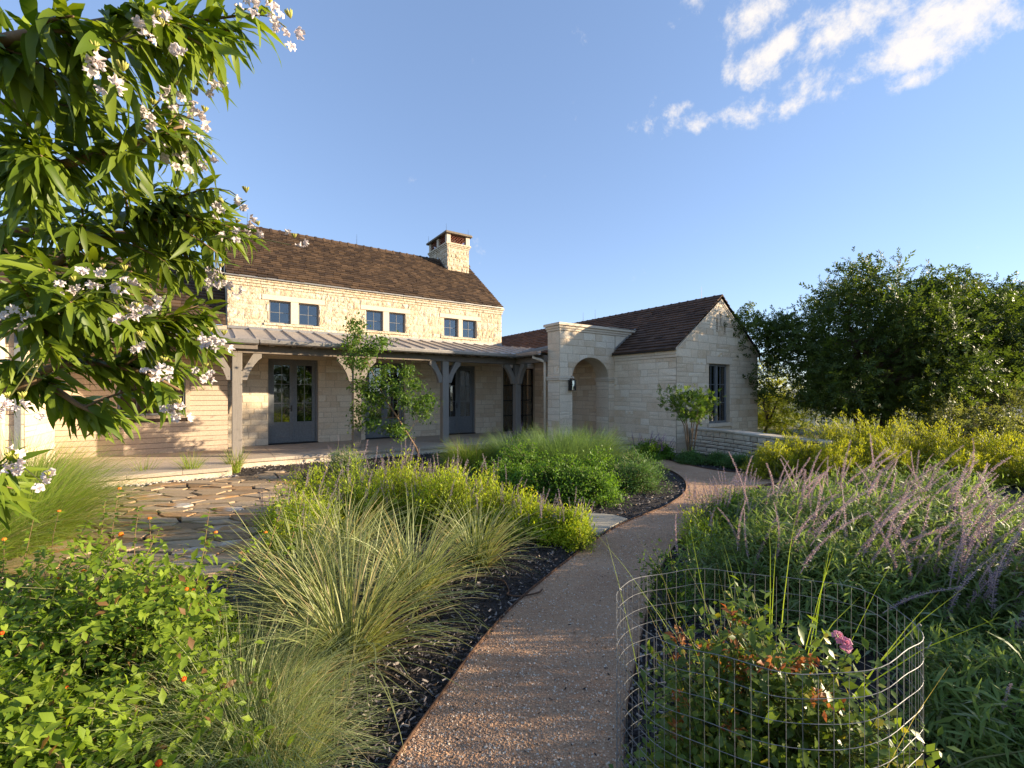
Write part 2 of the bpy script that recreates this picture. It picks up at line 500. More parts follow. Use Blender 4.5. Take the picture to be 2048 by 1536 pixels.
# ------------------------------------------------------------------ pixels to places (photograph 2048 x 1536, camera at the origin)
A_ = math.radians(56.1)
U = np.array([math.sin(A_), math.cos(A_)])
Vv = np.array([-math.cos(A_), math.sin(A_)])
ZD = 0.2
Y0 = F * (CAMZ - ZD) / (890.3 - HY)
P0 = np.array([(536.5 - CX) / F * Y0, Y0])
TH = math.radians(90) - A_


def uv(u, v):
    return P0 + u * U + v * Vv


def at(px, py, depth):
    return np.array([(px - CX) / F * depth, depth, CAMZ - (py - HY) / F * depth])


def to_px(x, y, z):
    return CX + F * x / y, HY - F * (z - CAMZ) / y

# ------------------------------------------------------------------ the ground
def poly_obj(name, pts, z, mat, **k):
    me = bpy.data.meshes.new(name)
    me.from_pydata([(x, y, z) for x, y in pts], [], [tuple(range(len(pts)))])
    me.update()
    if me.polygons[0].normal.z < 0:
        me.flip_normals()
    me.materials.append(mat)
    return tag(link(bpy.data.objects.new(name, me)), **k)


def smooth_line(pts, n=6):
    """Catmull-Rom"""
    P = [np.array(p, float) for p in pts]
    P = [2 * P[0] - P[1]] + P + [2 * P[-1] - P[-2]]
    out = []
    for i in range(1, len(P) - 2):
        for t in np.linspace(0, 1, n, endpoint=False):
            a, b, c, d = P[i - 1:i + 3]
            out.append(0.5 * (2 * b + (c - a) * t + (2 * a - 5 * b + 4 * c - d) * t * t + (3 * b - a - 3 * c + d) * t ** 3))
    out.append(P[-2])
    return out


def ground_height(x, y):
    d = np.sqrt((x * 0.75) ** 2 + y ** 2)
    s = np.clip((d - 24) / 60, 0, 1)
    drop = -16 * s * s * (3 - 2 * s)
    r = np.sqrt(x * x + y * y)
    h = np.clip((r - 150) / 450, 0, 1)
    ridge = h * h * (3 - 2 * h) * (15.5 + 3.0 * np.sin(x * 0.006 + 1.3) + 1.5 * np.sin(x * 0.017 + y * .004) + 2 * np.sin(y * 0.008))
    bump = 0.25 * np.sin(x * .31) * np.sin(y * .27) * np.clip((d - 22) / 10, 0, 1)
    return drop + ridge + bump


rr = np.concatenate([np.linspace(0.0, 30, 16), np.geomspace(34, 2500, 46)])
na = 120
GV = [(0, 0, -0.03)]
for r_ in rr[1:]:
    for k in range(na):
        a_ = 2 * math.pi * k / na
        x_, y_ = r_ * math.sin(a_), r_ * math.cos(a_)
        GV.append((x_, y_, float(ground_height(x_, y_)) - 0.03))
GF = [(0, 1 + (k + 1) % na, 1 + k) for k in range(na)]
for i in range(len(rr) - 2):
    for k in range(na):
        a_, b_ = 1 + i * na + k, 1 + i * na + (k + 1) % na
        GF.append((a_, b_, b_ + na, a_ + na))
gm = bpy.data.meshes.new('ground')
gm.from_pydata(GV, [], GF)
gm.polygons.foreach_set('use_smooth', np.ones(len(GF), dtype=bool))
gm.materials.append(M['field'])
gm.materials.append(M['hill'])
for p_ in gm.polygons:
    if math.hypot(p_.center.x, p_.center.y) > 110:
        p_.material_index = 1
gm.update()
if gm.polygons[0].normal.z < 0:
    gm.flip_normals()
tag(link(bpy.data.objects.new('ground', gm)), kind='structure', label='dry green field falling away behind the house and garden', cat='ground')

mulch_poly = [(-9.5, 0.2), (4.9, 0.2), (6.2, 3), (8, 6.5), (10.6, 8.6), (7.5, 10.2), (5.9, 11.2), (5.5, 12.9), (4.6, 12.6), (3.6, 13.2), (0.5, 14.3), (-9.5, 8.9)]
poly_obj('mulch_bed', mulch_poly, 0.0, M['mulch'], kind='structure', label='dark wood mulch bed around the garden plants', cat='mulch bed')

pathL = smooth_line([(-0.70, 1.3), (-0.53, 2.0), (-0.39, 2.44), (-0.21, 2.97), (0.08, 3.62), (0.58, 4.48), (1.02, 5.18), (1.55, 5.85), (2.23, 6.54), (2.90, 7.52),
                     (3.30, 8.7), (3.35, 9.9), (3.05, 10.9), (2.55, 11.9)])
pathR = smooth_line([(0.35, 1.3), (0.50, 2.0), (0.60, 2.35), (0.78, 2.8), (1.12, 3.62), (1.62, 4.62), (2.36, 5.67), (3.15, 6.68), (3.75, 7.35), (4.35, 7.95), (5.1, 8.25), (6.2, 8.1)])
pathT = smooth_line([(6.3, 8.75), (5.6, 8.98), (5.0, 9.15), (4.5, 9.45), (4.15, 10.0), (3.85, 11.0), (3.55, 12.2)])
poly_obj('gravel_path', [tuple(p) for p in pathL] + [tuple(p) for p in pathT[::-1]] + [tuple(p) for p in pathR[::-1]], 0.012, M['gravel'], kind='structure',
         label='curved pinkish brown crushed granite path leading to the arch', cat='path')


def edging(name, pts, label):
    mb = MB()
    P = [np.array(p) for p in pts]
    for i in range(len(P) - 1):
        d = P[i + 1] - P[i]
        nrm = np.array([-d[1], d[0]]) / np.linalg.norm(d) * 0.003
        a, b = P[i], P[i + 1]
        v = [(*(a - nrm), -.02), (*(b - nrm), -.02), (*(b + nrm), -.02), (*(a + nrm), -.02), (*(a - nrm), .032), (*(b - nrm), .032), (*(b + nrm), .032), (*(a + nrm), .032)]
        mb.add(v, [(0, 3, 2, 1), (4, 5, 6, 7), (0, 1, 5, 4), (2, 3, 7, 6)], 0.5)
    tag(mb.build(name, M['rust']), label=label, cat='edging', group='steel edging along the path')


edging('path_edging', pathL, 'rusty steel edging strip on the yucca side of the gravel path')
edging('path_edging', pathR, 'rusty steel edging strip on the wire cage side of the gravel path')
edging('path_edging', pathT, 'steel edging strip along the bed below the low stone wall')

# ------------------------------------------------------------------ the house
house = empty('stone_house', (P0[0], P0[1], 0), TH, label='cream limestone farmhouse with brown shingle roofs, timber porch and arched entry', cat='house')
PIECES = {'stone': [], 'shingle': [], 'plank': []}


def score_uvz(u, v, z, area, nrm=None):
    x, y = uv(u, v)
    if y < 0.5: return 0
    px, py = to_px(x, y, z)
    if not (-40 < px < 2090 and 300 < py < 1540): return 0
    s = area / y ** 2
    if nrm is not None:
        nw = np.array([nrm[0] * U[0] + nrm[1] * Vv[0], nrm[0] * U[1] + nrm[1] * Vv[1], nrm[2]])
        d = np.array([-x, -y, CAMZ - z])
        s *= max(0.0, nw @ d / np.linalg.norm(d))
    return s


def clip_poly(poly, a, b, c):
    """keep a*x+b*y<=c"""
    out = []
    for i in range(len(poly)):
        p, q = poly[i], poly[(i + 1) % len(poly)]
        dp, dq = a * p[0] + b * p[1] - c, a * q[0] + b * q[1] - c
        if dp <= 0: out.append(p)
        if dp * dq < 0:
            t = dp / (dp - dq)
            out.append((p[0] + t * (q[0] - p[0]), p[1] + t * (q[1] - p[1])))
    return out


def area_poly(p):
    return 0.5 * abs(sum(p[i][0] * p[(i + 1) % len(p)][1] - p[(i + 1) % len(p)][0] * p[i][1] for i in range(len(p))))


def ashlar(a0, a1, b0, b1, holes, hmin, hmax, lmin, lmax, rng, gap=0.012):
    rects = []
    b = b0
    while b < b1 - 0.02:
        h = rng.uniform(hmin, hmax)
        if b1 - b - h < hmin * 0.7: h = b1 - b
        a = a0
        while a < a1 - 0.01:
            l = rng.uniform(lmin, lmax)
            if a1 - a - l < lmin * 0.7: l = a1 - a
            if h > 0.2 and l > 0.3 and rng.random() < 0.3:        # split a block in two low ones
                hh = h * rng.uniform(.4, .6)
                rects += [(a, a + l, b, b + hh), (a, a + l, b + hh, b + h)]
            else:
                rects.append((a, a + l, b, b + h))
            a += l
        b += h
    for (x0, x1, y0, y1) in holes:
        nr = []
        for r in rects:
            if r[1] <= x0 or r[0] >= x1 or r[3] <= y0 or r[2] >= y1:
                nr.append(r)
                continue
            if r[0] < x0: nr.append((r[0], x0, r[2], r[3]))
            if r[1] > x1: nr.append((x1, r[1], r[2], r[3]))
            m0, m1 = max(r[0], x0), min(r[1], x1)
            if r[2] < y0: nr.append((m0, m1, r[2], y0))
            if r[3] > y1: nr.append((m0, m1, y1, r[3]))
        rects = nr
    g = gap / 2
    return [(float(r[0] + g), float(r[1] - g), float(r[2] + g), float(r[3] - g)) for r in rects if r[1] - r[0] > 0.045 and r[3] - r[2] > 0.035]


def stone_mesh(poly, d, amp, rng, sub=True):
    """poly in wall plane (a,b), returns local verts (a,b,depth) + faces: a stone with an uneven face standing proud by d"""
    xs, ys = [p[0] for p in poly], [p[1] for p in poly]
    V_, F_ = [], []
    if len(poly) == 4 and sub and amp > .012:
        sub = 2
    if len(poly) == 4 and sub:
        (x0, x1), (y0, y1) = (min(xs), max(xs)), (min(ys), max(ys))
        nx = 3 if (x1 - x0) > 0.28 else 2
        ny = 2
        if sub == 2: nx, ny = nx + 2, 3
        jit = min(0.012, 0.08 * min(x1 - x0, y1 - y0))
        for j in range(ny + 1):
            for i in range(nx + 1):
                edge = i in (0, nx) or j in (0, ny)
                x = x0 + (x1 - x0) * i / nx + (rng.uniform(-jit, jit) if edge else rng.uniform(-.12, .12) * (x1 - x0) / nx)
                y = y0 + (y1 - y0) * j / ny + (rng.uniform(-jit, jit) * .6 if edge else rng.uniform(-.12, .12) * (y1 - y0) / ny)
                x, y = min(max(x, x0), x1), min(max(y, y0), y1)
                V_.append((x, y, d * (0.45 if edge else 1.0) + rng.uniform(-amp, amp) * (0.4 if edge else 1)))
        W1 = nx + 1
        for j in range(ny):
            for i in range(nx):
                F_.append((j * W1 + i, j * W1 + i + 1, (j + 1) * W1 + i + 1, (j + 1) * W1 + i))
        ring = [i for i in range(W1)] + [j * W1 + nx for j in range(1, ny + 1)] + [ny * W1 + i for i in range(nx - 1, -1, -1)] + [j * W1 for j in range(ny - 1, 0, -1)]
    else:
        n = len(poly)
        cx_, cy_ = sum(xs) / n, sum(ys) / n
        for p in poly:
            V_.append((p[0], p[1], d * 0.5 + rng.uniform(-amp, amp) * .3))
        for p in poly:
            V_.append((p[0] * .8 + cx_ * .2, p[1] * .8 + cy_ * .2, d + rng.uniform(-amp, amp)))
        F_.append(tuple(range(n, 2 * n)))
        F_ += [(i, (i + 1) % n, (i + 1) % n + n, i + n) for i in range(n)]
        ring = list(range(n))
    o = len(V_)
    for i in ring:
        V_.append((V_[i][0], V_[i][1], -0.004))
    k = len(ring)
    F_ += [(ring[i], o + i, o + (i + 1) % k, ring[(i + 1) % k]) for i in range(k)]
    return V_, F_


def to_wall(V_, O, A, N):
    return [(O[0] + A[0] * a + N[0] * d, O[1] + A[1] * a + N[1] * d, O[2] + b) for a, b, d in V_]


def stones_on(parent, O, A, N, rects_or_polys, rng, d=(0.006, 0.016), amp=0.004, mat='limestone', boost=1.0):
    """A: direction along the wall (u,v), N: outward normal (u,v)"""
    for r in rects_or_polys:
        poly = [(r[0], r[2]), (r[1], r[2]), (r[1], r[3]), (r[0], r[3])] if isinstance(r[0], float) else r
        V_, F_ = stone_mesh(poly, rng.uniform(*d), amp, rng)
        ca, cb = sum(p[0] for p in poly) / len(poly), sum(p[1] for p in poly) / len(poly)
        sc = score_uvz(O[0] + A[0] * ca, O[1] + A[1] * ca, O[2] + cb, area_poly(poly), (N[0], N[1], 0)) * boost
        PIECES['stone'].append((sc, to_wall(V_, O, A, N), F_, rng.random(), parent, mat))


def backing(name, O, A, N, poly, thick, holes=(), mat='mortar'):
    """mortar body of a wall: outer face 0, going back by thick; rectangular holes"""
    mb = MB()
    xs = sorted({p[0] for p in poly} | {h[0] for h in holes} | {h[1] for h in holes})
    def top(x):
        best = None
        for i in range(len(poly)):
            p, q = poly[i], poly[(i + 1) % len(poly)]
            if min(p[0], q[0]) - 1e-6 <= x <= max(p[0], q[0]) + 1e-6 and abs(p[0] - q[0]) > 1e-6:
                y = p[1] + (q[1] - p[1]) * (x - p[0]) / (q[0] - p[0])
                best = y if best is None else max(best, y)
        return best
    bot = min(p[1] for p in poly)
    for i in range(len(xs) - 1):
        x0, x1 = xs[i], xs[i + 1]
        xm = (x0 + x1) / 2
        cuts = sorted([(h[2], h[3]) for h in holes if h[0] < xm < h[1]])
        lo = bot
        segs = []
        for c0, c1 in cuts:
            if c0 > lo: segs.append((lo, c0, c0))
            lo = c1
        segs.append((lo, top(x0), top(x1)))
        for (s0, s1, s2) in segs:
            if s1 - s0 < 1e-4 and s2 - s0 < 1e-4: continue
            v = [(x0, s0, 0), (x1, s0, 0), (x1, s2, 0), (x0, s1, 0), (x0, s0, -thick), (x1, s0, -thick), (x1, s2, -thick), (x0, s1, -thick)]
            mb.add(to_wall(v, O, A, N), [(0, 1, 2, 3), (5, 4, 7, 6), (0, 4, 5, 1), (3, 2, 6, 7), (0, 3, 7, 4), (1, 5, 6, 2)], 0.5)
    return mb.build(name, M[mat], house)


rs = np.random.default_rng(21)
# main front wall
doorsU = [(0.0, 1.31), (2.70, 3.98), (5.35, 6.65)]
winsU = [(0.02, 0.57), (0.78, 1.33), (2.72, 3.26), (3.46, 4.01), (5.41, 5.96), (6.13, 6.70)]
ML, MR = -0.97, 7.78
holes = [(a, b, 0.2, 2.64) for a, b in doorsU] + [(a, b, 3.65, 4.29) for a, b in winsU]
wm = backing('wall', (0, 0, 0), (1, 0), (0, -1), [(ML, -.1), (MR, -.1), (MR, 4.86), (ML, 4.86)], 0.4, holes)
# smooth dressed surrounds: lintels, mullions, sills
lint = []
for i in range(0, 6, 2):
    a, b = winsU[i][0], winsU[i + 1][1]
    mb = MB()
    mb.box(a - .17, b + .17, -.024, -.004, 4.295, 4.44)
    mb.build('lintel', M['cut_stone'], wm)
    mb = MB()
    mb.box(winsU[i][1] + .006, winsU[i + 1][0] - .006, -.020, -.004, 3.655, 4.288)
    mb.build('window_mullion_stone', M['cut_stone'], wm)
    mb = MB()
    nseg = 5
    for k in range(nseg):
        x0 = a - .13 + (b - a + .26) * k / nseg
        mb.box(x0 + .004, x0 + (b - a + .26) / nseg - .004, -.045, -.004, 3.58, 3.642, rs.random())
    mb.build('window_sill_stone', M['rough_limestone'], wm)
    lint += [(a - .18, b + .18, 4.29, 4.45), (winsU[i][1], winsU[i + 1][0], 3.65, 4.29), (a - .14, b + .14, 3.57, 3.65)]
for a, b in doorsU:
    mb = MB()
    mb.box(a - .22, b + .22, -.014, -.003, 2.645, 2.86)
    mb.build('lintel', M['cut_stone'], wm)
    lint.append((a - .225, b + .225, 2.64, 2.865))
stones_on(wm, (0, 0, 0), (1, 0), (0, -1), ashlar(ML, MR, 0.2, 3.12, holes + lint, .11, .24, .22, .62, rs), rs, (.008, .018), .005, 'limestone')
stones_on(wm, (0, 0, 0), (1, 0), (0, -1), ashlar(ML, MR, 3.12, 4.62, holes + lint, .13, .30, .16, .50, rs, gap=.002), rs, (.012, .030), .0125, 'rough_limestone', 1.6)
# corbelled courses under the eave
for k, (z0, z1, pr) in enumerate([(4.625, 4.70, .035), (4.705, 4.775, .065), (4.78, 4.855, .10)]):
    mb = MB()
    x = ML - pr * .7
    while x < MR + pr * .7 - .01:
        l = min(rs.uniform(.3, .8), MR + pr * .7 - x)
        mb.box(x + .003, x + l - .003, -pr + rs.uniform(-.004, .004), 0.0, z0, z1, rs.random(), .006)
        x += l
    mb.build('eave_course', M['rough_limestone'], wm)
# gable end walls of the main house (sides), simple masonry
for nm, uu, nn_ in (('wall', MR, 1), ('wall', ML, -1)):
    mb = MB()
    prof = [(0.40, -.1), (5.4, -.1), (5.4, 4.95), (2.7, 6.95), (0.40, 5.25)] if nn_ > 0 else [(0.40, -.1), (5.4, -.1), (5.4, 4.95), (2.7, 6.95), (0.40, 5.25)]
    mb.prism(prof, 'x', uu - .35 * (nn_ > 0), uu + .35 * (nn_ < 0))
    mb.build(nm, M['mortar'], house)

# joinery
def double_door(u0, u1, z0, z1):
    d = empty('double_door')
    d.parent = house
    fr = MB()
    t = .055
    fr.box(u0, u0 + t, .05, .20, z0, z1); fr.box(u1 - t, u1, .05, .20, z0, z1)
    fr.box(u0 + t, u1 - t, .05, .20, z1 - t, z1)
    fr.build('door_frame', M['joinery'], d)
    th = MB()
    th.box(u0, u1, -.03, .2, z0, z0 + .03)
    th.build('threshold', M['steel'], d)
    um = (u0 + u1) / 2
    for (a, b, hs) in ((u0 + t + .004, um - .003, 1), (um + .003, u1 - t - .004, -1)):
        st = .092
        lf = MB()
        zb, zt = z0 + .035, z1 - t - .004
        zg0, zg1 = z0 + .63, zt - .115
        lf.box(a, a + st, .10, .15, zb, zt); lf.box(b - st, b, .10, .15, zb, zt)
        lf.box(a + st, b - st, .10, .15, zg1, zt); lf.box(a + st, b - st, .10, .15, zb, zb + .17); lf.box(a + st, b - st, .10, .15, zg0 - .12, zg0)
        lf.build('door_leaf', M['joinery'], d)
        pn = MB()
        pn.box(a + st, b - st, .118, .14, zb + .17, zg0 - .12)
        pn.build('door_panel', M['joinery'], d)
        gb = MB()
        xm = (a + b) / 2
        gb.box(xm - .009, xm + .009, .112, .136, zg0, zg1)
        for k in (1, 2):
            zz = zg0 + (zg1 - zg0) * k / 3
            gb.box(a + st, xm - .009, .112, .136, zz - .009, zz + .009); gb.box(xm + .009, b - st, .112, .136, zz - .009, zz + .009)
        gb.build('glazing_bar', M['sash'], d)
        for i in range(2):
            for k in range(3):
                g = MB()
                x0, x1 = (a + st, xm - .009) if i == 0 else (xm + .009, b - st)
                g.box(x0, x1, .122, .126, zg0 + (zg1 - zg0) * k / 3 + .009 * (k > 0), zg0 + (zg1 - zg0) * (k + 1) / 3 - .009 * (k < 2))
                g.build('pane', M['glass'], d)
        if hs == 1:
            h = MB()
            h.tube([(b - .045, .10, z0 + 1.02), (b - .045, .06, z0 + 1.02), (b - .14, .055, z0 + 1.02)], .010)
            h.box(b - .062, b - .028, .092, .10, z0 + .93, z0 + 1.11)
            h.build('handle', M['bronze'], d)
    lip = MB()
    lip.box(um - .014, um + .014, .085, .0995, z0 + .04, z1 - t)
    lip.build('astragal', M['joinery'], d)
    return d


for a, b in doorsU:
    double_door(a, b, 0.2, 2.64)


def small_window(u0, u1, z0, z1, v=0.0, cols=2, rows=2, depth=.09, name='window', fmat='sash', t=.038, bar=.014):
    w = empty(name)
    w.parent = house
    f = MB()
    f.box(u0, u0 + t, v + depth, v + depth + .06, z0, z1); f.box(u1 - t, u1, v + depth, v + depth + .06, z0, z1)
    f.box(u0 + t, u1 - t, v + depth, v + depth + .06, z0, z0 + t); f.box(u0 + t, u1 - t, v + depth, v + depth + .06, z1 - t, z1)
    f.build('window_frame', M[fmat], w)
    a, b, c, d = u0 + t, u1 - t, z0 + t, z1 - t
    g = MB()
    for i in range(1, cols):
        x = a + (b - a) * i / cols
        g.box(x - bar / 2, x + bar / 2, v + depth + .012, v + depth + .045, c, d)
    for k in range(1, rows):
        z = c + (d - c) * k / rows
        for i in range(cols):
            g.box(a + (b - a) * i / cols + bar / 2 * (i > 0), a + (b - a) * (i + 1) / cols - bar / 2 * (i < cols - 1), v + depth + .012, v + depth + .045, z - bar / 2, z + bar / 2)
    g.build('glazing_bar', M[fmat], w)
    for i in range(cols):
        for k in range(rows):
            p = MB()
            p.box(a + (b - a) * i / cols + bar / 2 * (i > 0), a + (b - a) * (i + 1) / cols - bar / 2 * (i < cols - 1), v + depth + .026, v + depth + .030,
                  c + (d - c) * k / rows + bar / 2 * (k > 0), c + (d - c) * (k + 1) / rows - bar / 2 * (k < rows - 1))
            p.build('pane', M['glass'], w)
    return w


for a, b in winsU:
    small_window(a, b, 3.65, 4.29)
# dark room behind the openings
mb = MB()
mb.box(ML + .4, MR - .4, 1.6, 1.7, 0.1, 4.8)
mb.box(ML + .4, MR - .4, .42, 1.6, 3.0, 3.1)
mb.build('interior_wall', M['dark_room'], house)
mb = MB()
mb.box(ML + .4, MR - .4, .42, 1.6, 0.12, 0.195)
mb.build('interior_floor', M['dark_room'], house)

# entrance glazing of dark steel between the main house and the wing
gz = empty('steel_glazing')
gz.parent = house
GU0, GU1 = MR + .09, 9.30
f = MB()
for x in (GU0, GU0 + .46, GU0 + .92, GU1 - .04):
    f.box(x, x + .035, .06, .10, .2, 2.62)
for z in (.2, .78, 1.36, 1.94, 2.585):
    f.box(GU0, GU1, .065, .095, z, z + .035)
f.build('steel_frame', M['steel'], gz)
for i, x in enumerate((GU0, GU0 + .46, GU0 + .92)):
    x1 = (GU0 + .46, GU0 + .92, GU1 - .04)[i]
    for z in (.2, .78, 1.36, 1.94):
        p = MB()
        p.box(x + .035, x1, .078, .082, z + .035, (z + .58 if z < 1.9 else 2.585))
        p.build('pane', M['clear_glass'], gz)
mb = MB()
for k in range(34):
    x = GU0 + (GU1 - GU0) * k / 34
    mb.add([(x, .42 + .03 * math.sin(k * 1.9), .2), (x + .046, .42 + .03 * math.sin(k * 1.9 + 1.9), .2), (x + .046, .42 + .03 * math.sin(k * 1.9 + 1.9), 2.7), (x, .42 + .03 * math.sin(k * 1.9), 2.7)], [(0, 1, 2, 3)])
mb.build('curtain', M['curtain'], gz)
mb = MB()
mb.box(MR + .005, 9.335, .02, .36, 2.63, 3.3)
mb.build('wall', M['mortar'], house)
stones_on(house.children[-1], (0, .02, 0), (1, 0), (0, -1), ashlar(MR + .01, 9.33, 2.64, 3.25, [], .15, .24, .3, .6, rs), rs)
mb = MB()
mb.box(MR, MR + .085, .02, .3, .2, 2.63)
mb.build('jamb', M['cut_stone'], house)

# wing with the gable: walls
WU0, WU1, WV0, WV1 = 9.34, 13.62, -6.54, 9.0
EZ, AZ_, AU = 2.97, 4.53, 11.48
slope = (AZ_ - EZ) / (AU - WU0)
wl_ = backing('wall', (WU0, 0, 0), (0, 1), (-1, 0), [(WV0, -.15), (WV1, -.15), (WV1, 3.0), (WV0, 3.0)], .35)
stones_on(wl_, (WU0, 0, 0), (0, 1), (-1, 0), ashlar(WV0, -0.02, -.1, 2.66, [], .14, .27, .25, .7, rs), rs, (.005, .012), .0035)
for k, (z0, z1, pr) in enumerate([(2.67, 2.745, .028), (2.75, 2.845, .05), (2.85, 2.95, .085)]):
    mb = MB()
    x = WV0 - pr * .6
    while x < -4.30:
        l = min(rs.uniform(.4, .9), -4.26 - x)
        mb.box(WU0 - pr, WU0, x + .0025, x + l - .0025, z0, z1, rs.random(), .006)
        x += l
    mb.build('eave_course', M['cut_stone'], wl_)
GWIN = (10.88, 11.97, 0.76, 2.54)
vents = [(11.25, 11.33, 3.55, 3.90), (11.44, 11.52, 3.71, 4.06), (11.66, 11.74, 3.49, 3.83)]
gpoly = [(WU0 + .36, -.15), (WU1, -.15), (WU1, EZ), (AU, AZ_), (WU0 + .36, EZ + slope * .36)]
gw = backing('wall', (0, WV0, 0), (1, 0), (0, -1), gpoly, .35, [GWIN] + vents)
mb = MB()
mb.prism([(WU0, -.15), (WU0 + .3595, -.15), (WU0 + .3595, EZ + slope * .36), (WU0, EZ)], 'y', WV0, WV0 + .30)
mb.build('wall', M['mortar'], house)
polys = []
gh = [GWIN, (GWIN[0] - .14, GWIN[1] + .14, 2.54, 2.76), (GWIN[0] - .1, GWIN[1] + .1, .62, .76)] + [(a - .012, b + .012, c - .03, d + .012) for a, b, c, d in vents]
for r in ashlar(WU0, WU1, -.1, 4.5, gh, .12, .25, .25, .7, rs):
    p = [(r[0], r[2]), (r[1], r[2]), (r[1], r[3]), (r[0], r[3])]
    q = clip_poly(p, -slope, 1, EZ - slope * WU0 - .14)
    q = clip_poly(q, slope, 1, EZ + slope * WU1 - .14) if q else q
    if len(q) >= 3 and area_poly(q) > .004:
        polys.append(r if len(q) == 4 and abs(area_poly(q) - area_poly(p)) < 1e-6 else q)
stones_on(gw, (0, WV0, 0), (1, 0), (0, -1), polys, rs, (.005, .012), .0035)
mb = MB(); mb.box(GWIN[0] - .13, GWIN[1] + .13, WV0 - .016, WV0 - .003, 2.545, 2.755); mb.build('lintel', M['cut_stone'], gw)
mb = MB(); mb.box(GWIN[0] - .09, GWIN[1] + .09, WV0 - .07, WV0 + .10, .66, .755, .5, .012); mb.build('window_sill_stone', M['cut_stone'], gw)
# rake mouldings on the gable
for sgn in (1, -1):
    for (off, w_, pr) in ((.02, .055, .035), (.08, .05, .02)):
        mb = MB()
        if sgn > 0:
            p = [(WU0 - .02, EZ - off - w_), (AU, AZ_ - off - w_ + .0), (AU, AZ_ - off), (WU0 - .02, EZ - off)]
        else:
            p = [(AU + .0005, AZ_ - off - w_), (WU1 + .02, EZ - off - w_), (WU1 + .02, EZ - off), (AU + .0005, AZ_ - off)]
        mb.prism(p, 'y', WV0 - pr, WV0 - .001)
        mb.build('rake_moulding', M['cut_stone'], gw)
for (a, b, c, d) in vents:
    v_ = empty('gable_vent'); v_.parent = house
    mb = MB()
    nst = 6
    for k in range(nst):
        z = c + (d - c) * (k + .5) / nst
        mb.box(a, b, WV0 + .02, WV0 + .10, z - .012, z + .012)
    mb.build('vent_slat', M['cut_stone'], v_)
    mb = MB(); mb.box(a, b, WV0 + .2, WV0 + .21, c, d); mb.build('vent_back', M['steel'], v_)
    mb = MB(); mb.box(a - .02, b + .02, WV0 - .03, WV0 - .002, c - .028, c - .004, .5, .004); mb.build('vent_sill', M['cut_stone'], v_)
gwin = small_window(GWIN[0], GWIN[1], GWIN[2], GWIN[3], WV0, 4, 3, .11, 'casement_window', 'joinery', .06, .016)
mb = MB(); mb.box((GWIN[0] + GWIN[1]) / 2 - .055, (GWIN[0] + GWIN[1]) / 2 + .055, WV0 + .095, WV0 + .15, GWIN[2] + .01, GWIN[3] - .01); mb.build('meeting_stile', M['joinery'], gwin)
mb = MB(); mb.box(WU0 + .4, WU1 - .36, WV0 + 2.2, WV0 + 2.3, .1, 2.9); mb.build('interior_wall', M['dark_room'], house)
mb = MB(); mb.box(WU1 - .35, WU1, WV0 + .355, WV1, -.15, EZ - .02); mb.build('wall', M['mortar'], house)

# arched entry screen wall
AV, AT = -4.25, .55
AU0, AU1 = 7.07, 9.338
O0, O1 = 7.56, 9.07
SPR, RX, RZ = 2.13, (O1 - O0) / 2, .62
AC = (O0 + O1) / 2
ARTOP = 3.50
aw = empty('arched_entry'); aw.parent = house
mb = MB()
NA = 24
arc = [(AC - RX * math.cos(math.pi * k / NA), SPR + RZ * math.sin(math.pi * k / NA)) for k in range(NA + 1)]
def screen(v0, v1):
    mb.box(AU0, O0, v0, v1, -.1, SPR, .5)
    mb.box(O1, AU1, v0, v1, -.1, SPR, .5)
    mb.box(AU0, O0, v0, v1, SPR, ARTOP); mb.box(O1, AU1, v0, v1, SPR, ARTOP)
    for k in range(NA):
        (x0, z0), (x1, z1) = arc[k], arc[k + 1]
        v = [(x0, v0, z0), (x1, v0, z1), (x1, v0, ARTOP), (x0, v0, ARTOP), (x0, v1, z0), (x1, v1, z1), (x1, v1, ARTOP), (x0, v1, ARTOP)]
        mb.add(v, [(0, 1, 2, 3), (5, 4, 7, 6), (0, 4, 5, 1), (3, 2, 6, 7)])
screen(AV, AV + AT)
# the part of the screen wall that rises above the wing roof
mb.prism([(AU1, 2.95), (10.22, 3.56), (10.22, ARTOP), (AU1, ARTOP)], 'y', AV, AV + AT)
arch_body = mb.build('wall', M['mortar'], aw)
polys = []
for r in ashlar(AU0, AU1, .2, ARTOP - .01, [(O0, O1, .1, SPR), (AU0, O0, 2.04, 2.16), (O1, AU1, 2.04, 2.16)], .16, .29, .25, .6, rs):
    p = [(r[0], r[2]), (r[1], r[2]), (r[1], r[3]), (r[0], r[3])]
    cx_, cz_ = (r[0] + r[1]) / 2, (r[2] + r[3]) / 2
    if r[3] > SPR and r[0] < O1 and r[1] > O0:
        def ez(x):
            q = 1 - ((x - AC) / (RX + .004)) ** 2
            return SPR + (RZ + .004) * math.sqrt(q) if q > 0 else 0.0
        xs_ = sorted({r[0], r[1]} | {x for x in np.linspace(O0 + .001, O1 - .001, 17) if r[0] < x < r[1]})
        low = [(x, max(r[2], ez(x))) for x in xs_]
        low = [q for q in low if q[1] < r[3] - .012]
        if len(low) < 2 or low[-1][0] - low[0][0] < .04: continue
        polys.append(low + [(low[-1][0], r[3]), (low[0][0], r[3])])
    else:
        polys.append(r)
stones_on(aw, (0, AV, 0), (1, 0), (0, -1), polys, rs, (.006, .012), .0035, 'limestone', 1.3)
stones_on(aw, (AU0, 0, 0), (0, 1), (-1, 0), ashlar(AV, AV + AT, .2, ARTOP - .01, [(AV - .1, AV + AT + .1, 2.04, 2.16)], .16, .29, .25, .56, rs), rs, (.004, .010), .003)
stones_on(aw, (O1, 0, 0), (0, 1), (-1, 0), ashlar(AV, AV + AT, .2, 2.04, [], .2, .34, .25, .56, rs), rs, (.003, .006), .002)
